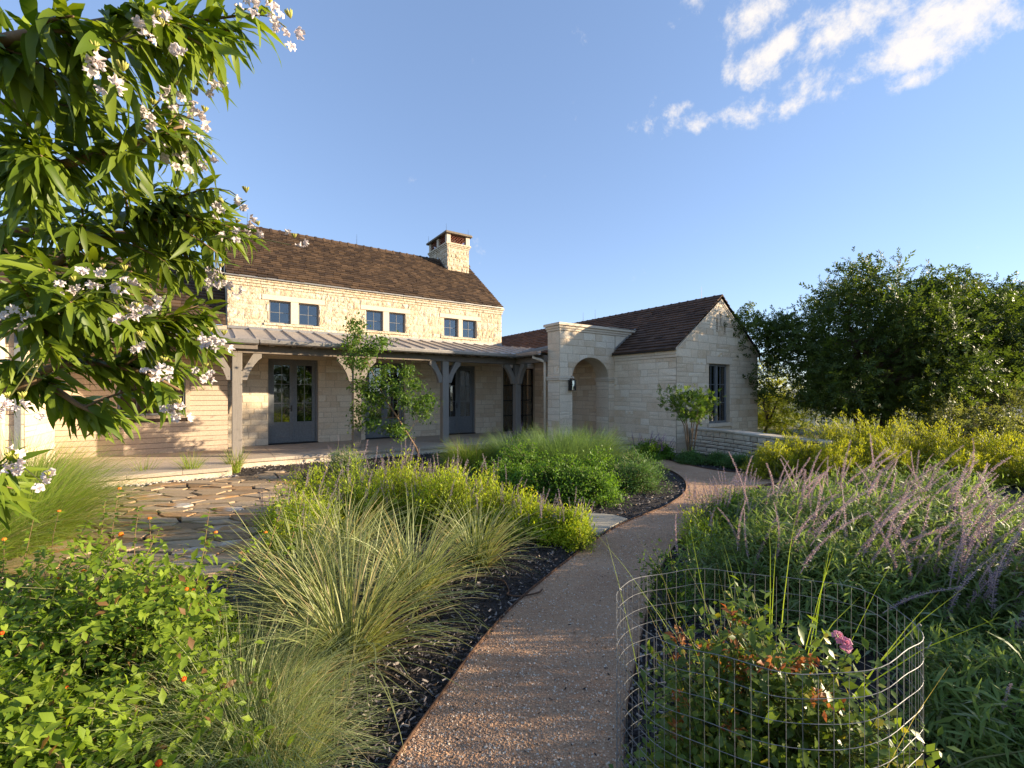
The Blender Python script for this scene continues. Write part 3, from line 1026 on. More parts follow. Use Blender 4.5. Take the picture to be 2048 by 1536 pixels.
stones_on(aw, (0, AV, 0), (1, 0), (0, -1), [[(AU1 + .05, 3.10), (10.0, 3.495), (AU1 + .05, 3.495)]], rs)
mb = MB()
for (u0, u1) in ((AU0 - .035, O0 + .03), (O1 - .03, AU1 + .03)):
    mb.box(u0, u1, AV - .035, AV + AT + .03, 2.045, 2.10, .4, .01)
    mb.box(u0 - .012, u1 + .012, AV - .047, AV + AT + .042, 2.103, 2.155, .6, .01)
mb.build('impost', M['cut_stone'], aw)
mb = MB()
for (z0, z1, pr) in ((3.503, 3.565, .03), (3.568, 3.64, .055), (3.643, 3.72, .10)):
    mb.box(AU0 - pr, 10.16 + (z0 - 3.5), AV - pr, AV + AT + pr, z0, z1, .5, .010)
mb.build('cornice', M['cut_stone'], aw)
mb = MB(); mb.box(9.0, 10.3, AV - .115, AV + AT, 3.722, 3.735); mb.build('flashing', M['zinc'], aw)
mb = MB(); mb.prism([(WU0 - .02, EZ + .06), (10.28, EZ + .06 + slope * .96), (10.28, EZ + .12 + slope * .96), (WU0 - .02, EZ + .12)], 'y', AV - .05, AV - .02); mb.build('flashing', M['zinc'], aw)

# ------------------------------------------------------------------ roofs
def shingled(parent, x0, x1, eave, ridge, along, expo, wmin, wmax, mat, rng, thick=.022, wavy=.006):
    """eave/ridge: (cross, z). along: 'u' or 'v' is the direction of the courses"""
    e, r = np.array(eave), np.array(ridge)
    L = np.linalg.norm(r - e)
    d = (r - e) / L
    nrm = np.array([-d[1], d[0]])
    if nrm[1] < 0: nrm = -nrm
    n = int(L / expo)
    for i in range(n + 1):
        s0 = i * L / (n + 1)
        x = x0 - rng.uniform(0, wmax)
        while x < x1:
            w = rng.uniform(wmin, wmax)
            a, b = max(x, x0), min(x + w - .006, x1)
            x += w
            if b - a < .03: continue
            len_ = expo * 1.28
            lo = s0 + rng.uniform(-wavy, wavy) - (.03 if i == 0 else 0)
            lift = thick * rng.uniform(.8, 1.3)
            pts = []
            for (xx, s, h) in ((a, lo, .016), (b, lo, .016), (b, lo + len_, .004), (a, lo + len_, .004), (a, lo, .016 + lift), (b, lo, .016 + lift + rng.uniform(-.004, .004)), (b, lo + len_, .006), (a, lo + len_, .006)):
                q = e + d * s + nrm * h
                pts.append((xx, q[0], q[1]) if along == 'u' else (q[0], xx, q[1]))
            Fq = [(4, 5, 6, 7), (0, 1, 5, 4), (1, 2, 6, 5), (3, 0, 4, 7)] if along == 'u' else [(7, 6, 5, 4), (4, 5, 1, 0), (5, 6, 2, 1), (7, 4, 0, 3)]
            q = e + d * (s0 + expo / 2)
            nn3 = (0, nrm[0], nrm[1]) if along == 'u' else (nrm[0], 0, nrm[1])
            sc = score_uvz((a + b) / 2 if along == 'u' else q[0], q[0] if along == 'u' else (a + b) / 2, q[1], (b - a) * expo, nn3)
            PIECES['shingle'].append((sc, pts, Fq, rng.random(), parent, mat))


rt = np.random.default_rng(5)
mroof = MB()
RL, RR, RID = ML - .06, MR - .02, (2.7, 7.10)
EV = (-.14, 4.885)
mroof.add([(RL, EV[0], EV[1]), (RR, EV[0], EV[1]), (RR, RID[0], RID[1]), (RL, RID[0], RID[1]), (RL, 5.5, 4.9), (RR, 5.5, 4.9)], [(0, 1, 2, 3), (3, 2, 5, 4)])
mroof.add([(RL, EV[0] + .005, EV[1] - .03), (RR, EV[0] + .005, EV[1] - .03), (RR, EV[0] - .004, EV[1] + .012), (RL, EV[0] - .004, EV[1] + .012)], [(0, 1, 2, 3)])
mro = mroof.build('roof', M['under'], house)
shingled(mro, RL, RR, EV, RID, 'u', .142, .13, .27, 'shingle', rt, .026, .012)
mb = MB()
x = RL
while x < RR:
    mb.prism([(RID[0] - .13, RID[1] - .085), (RID[0], RID[1] + .035), (RID[0] + .13, RID[1] - .085), (RID[0] + .13, RID[1] - .06), (RID[0], RID[1] + .066), (RID[0] - .13, RID[1] - .06)], 'x', x, min(x + .27, RR), rt.random())
    mb.prism([(RID[0] - .14, RID[1] - .08), (RID[0], RID[1] + .055), (RID[0] + .14, RID[1] - .08), (RID[0] + .14, RID[1] - .055), (RID[0], RID[1] + .085), (RID[0] - .14, RID[1] - .055)], 'x', x + .20, min(x + .275, RR), rt.random())
    x += .28
mb.build('ridge_tiles', M['shingle'], mro)
mb = MB(); mb.box(RL, RR, EV[0] - .012, EV[0] + .01, EV[1] - .05, EV[1] - .012); mb.build('drip_edge', M['zinc'], mro)

wroof = MB()
WE = (WU0 - .13, EZ + .02 - slope * .13)
WR = (AU, AZ_ + .06)
WE2 = (WU1 + .13, WE[1])
wroof.add([(WE[0], WV0 - .06, WE[1]), (WR[0], WV0 - .06, WR[1]), (WR[0], WV1, WR[1]), (WE[0], WV1, WE[1]), (WE2[0], WV0 - .06, WE2[1]), (WE2[0], WV1, WE2[1])], [(0, 1, 2, 3), (1, 4, 5, 2)])
wroof.add([(WE[0], WV0 - .05, WE[1] - .05), (WR[0], WV0 - .05, WR[1] - .05), (WR[0], WV1, WR[1] - .05), (WE[0], WV1, WE[1] - .05), (WE2[0], WV0 - .05, WE2[1] - .05), (WE2[0], WV1, WE2[1] - .05)], [(3, 2, 1, 0), (2, 5, 4, 1), (0, 3, 2, 1)])
wro = wroof.build('roof', M['under'], house)
shingled(wro, WV0 - .07, AV - .06, WE, WR, 'v', .165, .20, .34, 'tile', rt, .030, .002)
shingled(wro, AV + AT + .10, WV1, WE, WR, 'v', .165, .20, .34, 'tile', rt, .030, .002)
up_s = (AU - 10.2) / (AU - WE[0])
mid = (WR[0] + (WE[0] - WR[0]) * up_s, WR[1] + (WE[1] - WR[1]) * up_s)
shingled(wro, AV - .06, AV + AT + .10, mid, WR, 'v', .165, .20, .34, 'tile', rt, .030, .002)
shingled(wro, WV0 - .07, WV1, WE2, WR, 'v', .165, .20, .34, 'tile', rt, .030, .002)
mb = MB()
x = WV0 - .07
while x < WV1:
    mb.prism([(AU - .12, WR[1] - .07), (AU, WR[1] + .03), (AU + .12, WR[1] - .07), (AU + .12, WR[1] - .045), (AU, WR[1] + .06), (AU - .12, WR[1] - .045)], 'y', x, min(x + .3, WV1), rt.random())
    mb.prism([(AU - .13, WR[1] - .06), (AU, WR[1] + .05), (AU + .13, WR[1] - .06), (AU + .13, WR[1] - .04), (AU, WR[1] + .074), (AU - .13, WR[1] - .04)], 'y', x + .24, min(x + .305, WV1), rt.random())
    x += .31
mb.build('ridge_tiles', M['tile'], wro)
mb = MB(); mb.box(WE[0] - .035, WE[0] + .0, WV0 - .06, AV - .055, WE[1] - .045, WE[1] + .03); mb.build('drip_edge', M['steel'], wro)

# back roof glimpsed between the main house and the wing
bro = MB()
bro.add([(6.0, 10.2, 3.6), (16.0, 10.2, 3.6), (16.0, 12.6, 5.35), (6.0, 12.6, 5.35), (6.0, 15, 3.6), (16, 15, 3.6)], [(0, 1, 2, 3), (3, 2, 5, 4)])
bro_o = bro.build('roof', M['under'], house)
shingled(bro_o, 7.2, 11.5, (10.2, 3.6), (12.6, 5.35), 'u', .17, .22, .34, 'shingle', rt)

# chimney
CU0, CU1, CV0, CV1 = 6.50, 7.48, 2.02, 3.75
ch = empty('chimney'); ch.parent = house
mb = MB(); mb.box(CU0, CU1, CV0, CV1, 5.6, 7.52); mb.build('wall', M['mortar'], ch)
stones_on(ch, (0, CV0, 0), (1, 0), (0, -1), ashlar(CU0, CU1, 6.45, 7.50, [], .13, .22, .14, .34, rs, .014), rs, (.012, .035), .014, 'rough_limestone', 2)
stones_on(ch, (CU0, 0, 0), (0, 1), (-1, 0), ashlar(CV0, CV1, 6.45, 7.50, [], .13, .22, .14, .36, rs, .014), rs, (.012, .03), .01, 'rough_limestone', 2)
mb = MB()
for (z0, z1, pr) in ((7.52, 7.575, .02), (7.58, 7.63, .045), (7.635, 7.70, .07)):
    mb.box(CU0 - pr, CU1 + pr, CV0 - pr, CV1 + pr, z0, z1, .5, .01)
mb.build('chimney_course', M['rough_limestone'], ch)
for (x, y) in ((CU0 - .02, CV0 - .02), (CU1 - .14, CV0 - .02), (CU0 - .02, CV1 - .14), (CU1 - .14, CV1 - .14), (CU0 - .02, (CV0 + CV1) / 2 - .07)):
    mb = MB(); mb.box(x, x + .16, y, y + .16, 7.703, 8.05); mb.build('chimney_post', M['cut_stone'], ch)
mb = MB()
mb.box(CU0 + .2, CU1 - .2, CV0 + .2, CV1 - .2, 7.71, 8.04); mb.build('flue', M['steel'], ch)
mb = MB()
def lat(p, q, horizontal):
    n = max(2, int(abs(q - p) / .115))
    st = (q - p) / n
    for r in range(3):
        for k in range(n):
            for s in (1, -1):
                zc = 7.705 + .115 * (r + .5)
                a, b = (p + k * st, p + (k + 1) * st)
                za, zb = (zc - .055, zc + .055) if s > 0 else (zc + .055, zc - .055)
                if horizontal:
                    mb.tube([(a, CV0 + .04, za), ((a + b) / 2, CV0 + .03, zc + .008), (b, CV0 + .04, zb)], .010, 5)
                else:
                    mb.tube([(CU0 + .04, a, za), (CU0 + .03, (a + b) / 2, zc + .008), (CU0 + .04, b, zb)], .010, 5)
lat(CU0 + .14, CU1 - .14, True)
lat(CV0 + .14, (CV0 + CV1) / 2 - .07, False)
lat((CV0 + CV1) / 2 + .09, CV1 - .14, False)
mb.build('clay_lattice', M['clay'], ch)
mb = MB(); mb.box(CU0 - .12, CU1 + .12, CV0 - .12, CV1 + .12, 8.052, 8.14, .3, .03); mb.build('chimney_cap', M['weathered'], ch)
for (x, y) in ((CU0 - .05, CV0 - .02), (CU1 + .02, CV0 + .1), (CU0 - .05, CV1)):
    mb = MB(); mb.tube([(x, y, 8.14), (x, y, 8.42)], [.007, .003], 5); mb.build('lightning_rod', M['bronze'], ch)
mb = MB(); mb.prism([(CV0 - .02, 6.52), (CV1 * .5 + CV0 * .5, 7.24), (CV1 * .5 + CV0 * .5, 7.32), (CV0 - .02, 6.60)], 'x', CU0 - .045, CU0 - .036); mb.build('flashing', M['zinc'], ch)
for x in (-0.35, 3.15):
    mb = MB(); mb.tube([(x, RID[0], RID[1] + .04), (x, RID[0], RID[1] + .45)], [.008, .003], 5); mb.build('lightning_rod', M['bronze'], mro)
for y in (-5.9, -1.2, -.5):
    mb = MB(); mb.tube([(AU, y, WR[1] + .03), (AU, y, WR[1] + .42)], [.008, .003], 5); mb.build('lightning_rod', M['bronze'], wro)

# porch: metal roof, gutter, beams, posts, rafters, floor
PE_V, PE_Z, PW_Z = -2.47, 2.90, 3.44
ps = (PW_Z - PE_Z) / (0 - PE_V)
prf = empty('porch_roof'); prf.parent = house
def pz(v): return PE_Z + ps * (v - PE_V)
x = -0.47
edge_u = 6.75
seams = [-0.47 + .415 * k for k in range(0, 40)]
for k in range(len(seams) - 1):
    a, b = seams[k], seams[k + 1]
    if a > 9.2: break
    # main plane lies left of the valley line v - PE_V = u - edge_u
    va, vb = max(PE_V, PE_V + a - edge_u), max(PE_V, PE_V + b - edge_u)
    va, vb = min(va, -.003), min(vb, -.003)
    mb = MB()
    mb.add([(a, va, pz(va)), (b, vb, pz(vb)), (b, -.003, pz(-.003)), (a, -.003, pz(-.003))], [(0, 1, 2, 3)], rt.random())
    mb.add([(a, va, pz(va) - .012), (b, vb, pz(vb) - .012), (b, -.003, pz(-.003) - .012), (a, -.003, pz(-.003) - .012)], [(3, 2, 1, 0)])
    # standing seam
    mb.prism([(va, pz(va)), (-.003, pz(-.003)), (-.003, pz(-.003) + .035), (va, pz(va) + .035)], 'x', a - .009, a + .009, .2)
    mb.build('roof_panel', M['metal_roof'], prf)
nb = 6
for k in range(nb):
    a, b = -3.70 + (3.70 - 2.472) / 3 * k, -3.70 + (3.70 - 2.472) / 3 * (k + 1)
    ua, ub = max(edge_u, edge_u + a - PE_V), max(edge_u, edge_u + b - PE_V)
    mb = MB()
    def qz(u): return PE_Z + ps * (u - edge_u)
    mb.add([(ua, a, qz(ua)), (10.3, a, qz(10.3)), (10.3, b, qz(10.3)), (ub, b, qz(ub))], [(0, 1, 2, 3)], rt.random())
    mb.add([(ua, a, qz(ua) - .012), (10.3, a, qz(10.3) - .012), (10.3, b, qz(10.3) - .012), (ub, b, qz(ub) - .012)], [(3, 2, 1, 0)])
    mb.prism([(ua, qz(ua)), (10.3, qz(10.3)), (10.3, qz(10.3) + .035), (ua, qz(ua) + .035)], 'y', a - .009, a + .009, .2)
    mb.build('roof_panel', M['metal_roof'], prf)
# left lower stretch
LE_V = -2.62
lz = lambda v: 2.885 + .205 * (v - LE_V)
for k in range(9):
    a, b = -4.16 + .41 * k, -4.16 + .41 * (k + 1)
    mb = MB()
    mb.add([(a, LE_V, lz(LE_V)), (b, LE_V, lz(LE_V)), (b, -.003 if a > ML - .2 else -.46, lz(-.003 if a > ML - .2 else -.46)), (a, -.003 if a > ML - .2 else -.46, lz(-.003 if a > ML - .2 else -.46))], [(0, 1, 2, 3)], rt.random())
    mb.prism([(LE_V, lz(LE_V)), (-.5, lz(-.5)), (-.5, lz(-.5) + .035), (LE_V, lz(LE_V) + .035)], 'x', a - .009, a + .009, .2)
    mb.build('roof_panel', M['metal_roof'], prf)
mb = MB()
mb.box(ML, MR, -.05, -.002, PW_Z - .005, PW_Z + .055); mb.box(ML, MR, -.075, -.051, PW_Z - .02, PW_Z + .02)
mb.build('flashing', M['zinc'], prf)
def gutter(name, pts):
    """half round gutter along pts (local)"""
    mb = MB()
    prof = [(.0, .03), (-.005, -.03), (-.03, -.065), (-.07, -.075), (-.105, -.05), (-.115, 0.0), (-.112, .02), (-.12, .025), (-.12, .01), (-.112, -.055), (-.072, -.083), (-.028, -.073), (.003, -.035), (.008, .03)]
    v = []
    for (p, o) in pts:
        for (d, z) in prof:
            v.append((p[0] - o[0] * d, p[1] - o[1] * d, p[2] + z))
    n = len(prof)
    f_ = []
    for i in range(len(pts) - 1):
        for k in range(n):
            f_.append((i * n + k, i * n + (k + 1) % n, (i + 1) * n + (k + 1) % n, (i + 1) * n + k))
    f_.append(tuple(range(n))); f_.append(tuple(range((len(pts) - 1) * n, len(pts) * n))[::-1])
    mb.add(v, f_)
    return mb.build(name, M['zinc'], prf)
gutter('gutter', [((-.40, PE_V, PE_Z - .03), (0, -1)), ((edge_u, PE_V, PE_Z - .03), (-1, -1)), ((edge_u, -3.78, PE_Z - .03), (-1, 0))])
gutter('gutter', [((-4.16, LE_V, 2.845), (0, -1)), ((-.44, LE_V, 2.845), (0, -1))])
mb = MB(); mb.box(-4.16, -.46, LE_V - .02, LE_V + .02, 2.66, 2.76); mb.build('fascia', M['timber_h'], prf)

BV = -2.1
pst = [-.84, 1.87, 4.43, 7.04]
def post(u, v):
    p = empty('porch_post'); p.parent = house
    mb = MB()
    mb.box(u - .1, u + .1, v - .1, v + .1, .2, 2.6, rs.random(), .008)
    mb.build('shaft', M['timber'], p)
    return p
def bracket(p, u, v, du, dv):
    mb = MB()
    n = 8
    pts = []
    for k in range(n + 1):
        t = k / n * math.pi / 2
        pts.append((.10 + .40 * (1 - math.cos(t)) ** 1.0, 2.03 + .57 * math.sin(t) ** 1.15))
    outer = [(q[0] + .105 * math.sin(k / n * math.pi / 2) + .0, q[1] - .12 * (1 - math.sin(k / n * math.pi / 2))) for k, q in enumerate(pts)]
    # inner (towards the post) edge, slightly straighter
    inner = [(.102, 2.02), (.102, 2.16), (.14, 2.24), (.33, 2.598), (.50, 2.598)]
    outer = [(.50, 2.598), (.50, 2.50), (.44, 2.45), (.35, 2.33), (.27, 2.19), (.215, 2.03), (.20, 1.97), (.102, 1.97)]
    prof = inner[:4] + outer
    th = .07
    v_, f_ = [], []
    m = len(prof)
    for s in (-th, th):
        for (d, z) in prof:
            v_.append((u + du * d + (s if dv else 0), v + dv * d + (s if du else 0), z))
    f_.append(tuple(range(m))); f_.append(tuple(range(2 * m - 1, m - 1, -1)))
    f_ += [(i, i + m, (i + 1) % m + m, (i + 1) % m) for i in range(m)]
    mb.add(v_, f_)
    # peg
    mb.tube([(u + du * .155 - (0 if du else th + .006), v + dv * .155 - (th + .006 if du else 0), 2.05), (u + du * .155, v + dv * .155, 2.05)], .014, 8)
    mb.build('bracket', M['timber'], p)
for i, u in enumerate(pst):
    p = post(u, BV)
    bracket(p, u, BV, -1, 0)
    if i < 3:
        bracket(p, u, BV, 1, 0)
    else:
        bracket(p, u, BV, 0, -1)
def beam(x0, x1, y0, y1, z0=2.603, z1=2.80):
    mb = MB(); mb.box(x0, x1, y0, y1, z0, z1, rs.random(), .006); mb.build('beam', M['timber_h'], house)
for a, b in ((-4.18, -.84), (-.837, 1.87), (1.873, 4.43), (4.433, 7.135)):
    beam(a, b, BV - .09, BV + .09)
beam(6.95, 7.13, -3.695, BV - .093)
k = 0
u = -.62
while u < 7.0:
    mb = MB()
    v0, v1 = -2.42, -.03
    prof = [(v0, pz(v0) - .05), (v0 - .02, pz(v0) - .09), (v0 + .02, pz(v0) - .135), (v0 + .10, pz(v0) - .15), (v1, pz(v1) - .15), (v1, pz(v1) - .02), (v0, pz(v0) - .02)]
    mb.prism(prof, 'x', u - .05, u + .05, rs.random())
    mb.build('rafter', M['timber'], house)
    u += .475
for v in (-3.45, -3.0, -2.55):
    mb = MB()
    mb.box(edge_u + .03, WU0 - .1, v - .05, v + .05, 2.81, 2.875, rs.random())
    mb.build('rafter', M['timber'], house)
mb = MB()
mb.add([(-.5, PE_V + .02, pz(PE_V + .02) - .016), (7.9, PE_V + .02, pz(PE_V + .02) - .016), (7.9, -.01, pz(-.01) - .016), (-.5, -.01, pz(-.01) - .016)], [(3, 2, 1, 0)])
mb.add([(edge_u + .02, -3.7, 2.878), (9.33, -3.7, 2.878), (9.33, -2.4, 2.878), (edge_u + .02, -2.4, 2.878)], [(3, 2, 1, 0)])
mb.add([(-4.18, LE_V + .02, lz(LE_V) - .016), (-.5, LE_V + .02, lz(LE_V) - .016), (-.5, -.46, lz(-.46) - .016), (-4.18, -.46, lz(-.46) - .016)], [(3, 2, 1, 0)])
mb.build('soffit', M['siding'], prf)

# downspout beside the arch pier and at the left wing
mb = MB()
mb.tube([(6.70, -3.45, 2.83), (6.70, -3.45, 2.74), (6.88, -3.60, 2.66), (7.0, -3.63, 2.60), (7.02, -3.62, 2.45), (7.02, -3.62, .25)], .042, 10)
mb.build('downspout', M['sash'] if False else M['cut_stone'], house, True)

# floor
pf = empty('porch_floor'); pf.parent = house
def slabs(u0, u1, v0, v1, lu, lv, z0, z1):
    nu, nv = max(1, round((u1 - u0) / lu)), max(1, round((v1 - v0) / lv))
    for i in range(nu):
        for j in range(nv):
            a, b = u0 + (u1 - u0) * i / nu, u0 + (u1 - u0) * (i + 1) / nu
            c, d = v0 + (v1 - v0) * j / nv, v0 + (v1 - v0) * (j + 1) / nv
            mb = MB(); mb.box(a + .0025, b - .0025, c + .0025, d - .0025, z0, z1 + rs.uniform(-.001, .001), rs.random(), .004)
            mb.build('paving_slab', M['deck'], pf)
slabs(-.99, WU0 - .005, -2.80, -.005, .86, .56, .13, .2)
slabs(-4.19, -.995, -3.85, -.46, .80, .56, .13, .2)
slabs(6.6, WU0 - .005, -5.05, -2.805, .9, .6, .13, .2)
mb = MB()
mb.box(-.99, 6.6, -2.74, -2.4, -.1, .129); mb.box(-4.19, -1.0, -3.79, -3.4, -.1, .129); mb.box(6.66, WU0 - .01, -4.99, -4.3, -.1, .129)
mb.box(-1.0, -.991, -3.7, -2.81, -.1, .129)
mb.build('porch_plinth', M['limestone'], pf)
mb = MB(); mb.box(7.0, WU0 - .01, -5.62, -5.06, -.05, .10, .5, .012); mb.build('step', M['slab'], pf)

# left part: siding wall with planks, window, left wing
sw = MB(); sw.box(-4.2, ML, -.44, -.3, .1, 3.3); swo = sw.build('wall', M['under'], house)
SW_WIN = (-3.2, -1.82, 1.08, 2.12)
z = .2
while z < 2.85:
    h = .128
    for seg in ([(-4.195, ML - .005)] if (z + h < SW_WIN[2] or z > SW_WIN[3]) else [(-4.195, SW_WIN[0]), (SW_WIN[1], ML - .005)]):
        mb = MB()
        mb.prism([(-.441, z), (-.464, z), (-.458, z + h - .010), (-.441, z + h - .010)], 'x', seg[0], seg[1], rs.random())
        mb.build('plank', M['siding'], swo)
    z += h
small_window(SW_WIN[0] + .05, SW_WIN[1] - .05, SW_WIN[2] + .05, SW_WIN[3] - .05, -.46, 4, 2, .0, 'window', 'sash', .045)
mb = MB()
for r_ in ((SW_WIN[0], SW_WIN[1], SW_WIN[2] - .03, SW_WIN[2] + .045), (SW_WIN[0], SW_WIN[1], SW_WIN[3] - .045, SW_WIN[3] + .05), (SW_WIN[0] - .04, SW_WIN[0] + .045, SW_WIN[2] - .03, SW_WIN[3] + .05), (SW_WIN[1] - .045, SW_WIN[1] + .04, SW_WIN[2] - .03, SW_WIN[3] + .05)):
    mb.box(r_[0], r_[1], -.485 - .004 * (r_[1] - r_[0] > .5), -.455, r_[2], r_[3])
mb.build('window_trim', M['siding'], swo)
mb = MB(); mb.box(ML - .0, ML + .39, -.44, -.005, -.1, 3.4); 
lw = backing('wall', (-4.2, 0, 0), (0, 1), (1, 0), [(-2.4, -.1), (-.44, -.1), (-.44, 3.1), (-2.4, 3.1)], .3)
stones_on(lw, (-4.2, 0, 0), (0, 1), (1, 0), ashlar(-2.4, -.45, .2, 2.9, [], .16, .28, .3, .7, rs), rs, (.003, .008), .002)
lw2 = backing('wall', (0, -2.4, 0), (1, 0), (0, -1), [(-9, -.1), (-4.2, -.1), (-4.2, 3.1), (-9, 3.1)], .3)
stones_on(lw2, (0, -2.4, 0), (1, 0), (0, -1), ashlar(-7.5, -4.2, -.1, 3.0, [], .16, .28, .3, .7, rs), rs, (.003, .008), .002)
mb = MB(); mb.tube([(-4.48, -2.47, 3.0), (-4.48, -2.47, .1)], .05, 12); mb.tube([(-4.48, -2.47, 1.12), (-4.48, -2.47, 1.16)], .056, 12); mb.build('downspout', M['cut_stone'], house, True)
mb = MB(); mb.box(-4.32, -4.24, -2.46, -2.405, .05, 2.95); mb.build('corner_strip', M['joinery'], house)
lro = MB()
LEV, LRI = (-2.65, 3.05), (1.8, 5.35)
lro.add([(-9.5, LEV[0], LEV[1]), (-4.05, LEV[0], LEV[1]), (-4.05, LRI[0], LRI[1]), (-9.5, LRI[0], LRI[1])], [(0, 1, 2, 3)])
lro.add([(-4.05, -.3, 3.46), (ML - .03, -.3, 3.46), (ML - .03, LRI[0], LRI[1]), (-4.05, LRI[0], LRI[1])], [(0, 1, 2, 3)])
lroo = lro.build('roof', M['under'], house)
shingled(lroo, -8.5, -4.05, LEV, LRI, 'u', .16, .16, .3, 'shingle', rt)
shingled(lroo, -4.05, ML - .05, (-.3, 3.46), LRI, 'u', .16, .16, .3, 'shingle', rt)
mb = MB(); mb.prism([(-2.6, 3.0), (-.3, 3.0), (1.75, 5.26), (-2.6, 3.07)], 'x', -4.3, -4.06); mb.build('wall', M['siding'], house)
mb = MB(); mb.box(-4.05, ML - .02, -.28, -.1, 3.3, 3.45); mb.build('wall', M['siding'], house)

# lantern on the arch pier (hangs there: a thing of its own)
lx, ly = uv(7.47, AV - .10)
lan = empty('wall_lantern', (lx, ly, 1.73), TH, label='dark bronze glass lantern hanging on the pier beside the arch', cat='lantern')
mb = MB()
w = .075
for sx in (-1, 1):
    for sy in (-1, 1):
        mb.box(sx * w - .006, sx * w + .006, sy * w - .006, sy * w + .006, .03, .30)
mb.box(-w - .012, w + .012, -w - .012, w + .012, 0.01, .03); mb.box(-w - .02, w + .02, -w - .02, w + .02, .30, .315)
mb.prism([(-w, .315), (w, .315), (.03, .36), (-.03, .36)], 'y', -.05, .05)
mb.build('lantern_frame', M['bronze'], lan)
mb = MB(); mb.tube([(0, 0, .36), (0, 0, .41), (0, .04, .44), (0, .09, .40), (0, .09, .3)], .008, 6); mb.box(-.03, .03, .088, .098, .12, .42); mb.build('lantern_arm', M['bronze'], lan)
mb = MB()
for s in (-1, 1):
    mb.box(-w + .006, w - .006, s * w - .002, s * w + .002, .03, .30); mb.box(s * w - .002, s * w + .002, -w + .006, w - .006, .03, .30)
mb.build('lantern_glass', M['clear_glass'], lan)
mb = MB(); mb.tube([(0, 0, .03), (0, 0, .14)], .014, 8); mb.build('candle_tube', M['cut_stone'], lan)

# ---- pieces: the largest in view are objects of their own, the rest joined per parent
NAMES = {'stone': 300, 'shingle': 300}
for kind, lim in NAMES.items():
    L = sorted(PIECES[kind], key=lambda t: -t[0])
    for i, (sc, V_, F_, r_, par, mt) in enumerate(L[:lim]):
        mb = MB(); mb.add(V_, F_, r_)
        mb.build(kind, M[mt], par)
    rest = {}
    for (sc, V_, F_, r_, par, mt) in L[lim:]:
        rest.setdefault((par.name, mt), (par, MB()))[1].add(V_, F_, r_)
    for (pn, mt), (par, mb) in rest.items():
        tag(mb.build('stonework' if kind == 'stone' else 'shingles', M[mt], par), kind='stuff')

# ------------------------------------------------------------------ low curved garden wall
gwl = empty('garden_wall', (5.5, 11.2, 0), label='low curved dry stone garden wall with pale cap stones beside the gable', cat='wall')
gpts = smooth_line([(5.02, 12.62), (5.25, 12.15), (5.52, 11.5), (5.74, 10.7), (5.90, 9.95), (6.18, 9.35), (6.45, 9.05)], 8)
gpts = [np.array(p) for p in gpts]
cum = np.concatenate([[0], np.cumsum([np.linalg.norm(gpts[i + 1] - gpts[i]) for i in range(len(gpts) - 1)])])
def gw_at(s):
    i = min(max(np.searchsorted(cum, s) - 1, 0), len(gpts) - 2)
    t = (s - cum[i]) / (cum[i + 1] - cum[i])
    p = gpts[i] * (1 - t) + gpts[i + 1] * t
    d = (gpts[i + 1] - gpts[i]) / np.linalg.norm(gpts[i + 1] - gpts[i])
    return p, np.array([-d[1], d[0]]) * -1.0      # outward: towards the path
GWH = .64
rg = np.random.default_rng(3)
base = MB()
for i in range(len(gpts) - 1):
    (a, na_), (b, nb_) = gw_at(cum[i] + 1e-5), gw_at(cum[i + 1] - 1e-5)
    ai, bi = a - na_ * .32, b - nb_ * .32
    z1 = GWH - .005
    v = [(a[0] - 5.5, a[1] - 11.2, 0), (b[0] - 5.5, b[1] - 11.2, 0), (b[0] - 5.5, b[1] - 11.2, z1), (a[0] - 5.5, a[1] - 11.2, z1), (ai[0] - 5.5, ai[1] - 11.2, 0), (bi[0] - 5.5, bi[1] - 11.2, 0), (bi[0] - 5.5, bi[1] - 11.2, z1), (ai[0] - 5.5, ai[1] - 11.2, z1)]
    base.add(v, [(0, 1, 2, 3), (5, 4, 7, 6), (3, 2, 6, 7)])
base.build('wall_core', M['under'], gwl)
for r in ashlar(0, float(cum[-1]), 0.0, GWH, [], .065, .135, .16, .42, rg, .014):
    V_, F_ = stone_mesh([(r[0], r[2]), (r[1], r[2]), (r[1], r[3]), (r[0], r[3])], rg.uniform(.02, .045), .006, rg)
    W_ = []
    for (s, z, d) in V_:
        p, n_ = gw_at(s)
        q = p + n_ * d
        W_.append((q[0] - 5.5, q[1] - 11.2, z))
    mb = MB(); mb.add(W_, F_, rg.random()); mb.build('stone', M['wall_stone'], gwl)
s = 0.0
while s < cum[-1] - .05:
    l = min(rg.uniform(.55, .95), cum[-1] - s)
    mb = MB()
    n = 4
    v = []
    for k in range(n + 1):
        p, n_ = gw_at(s + .006 + (l - .012) * k / n)
        for (d, z) in ((.055, GWH + .004), (.06, GWH + .045), (.045, GWH + .06), (-.36, GWH + .06), (-.38, GWH + .004)):
            q = p + n_ * d
            v.append((q[0] - 5.5, q[1] - 11.2, z + rg.uniform(-.002, .002)))
    f_ = []
    for k in range(n):
        for j in range(5):
            f_.append((k * 5 + j, k * 5 + (j + 1) % 5, (k + 1) * 5 + (j + 1) % 5, (k + 1) * 5 + j))
    f_ += [tuple(range(4, -1, -1)), tuple(range(n * 5, n * 5 + 5))]
    mb.add(v, f_, rg.random())
    mb.build('cap_stone', M['wall_stone'], gwl)
    s += l

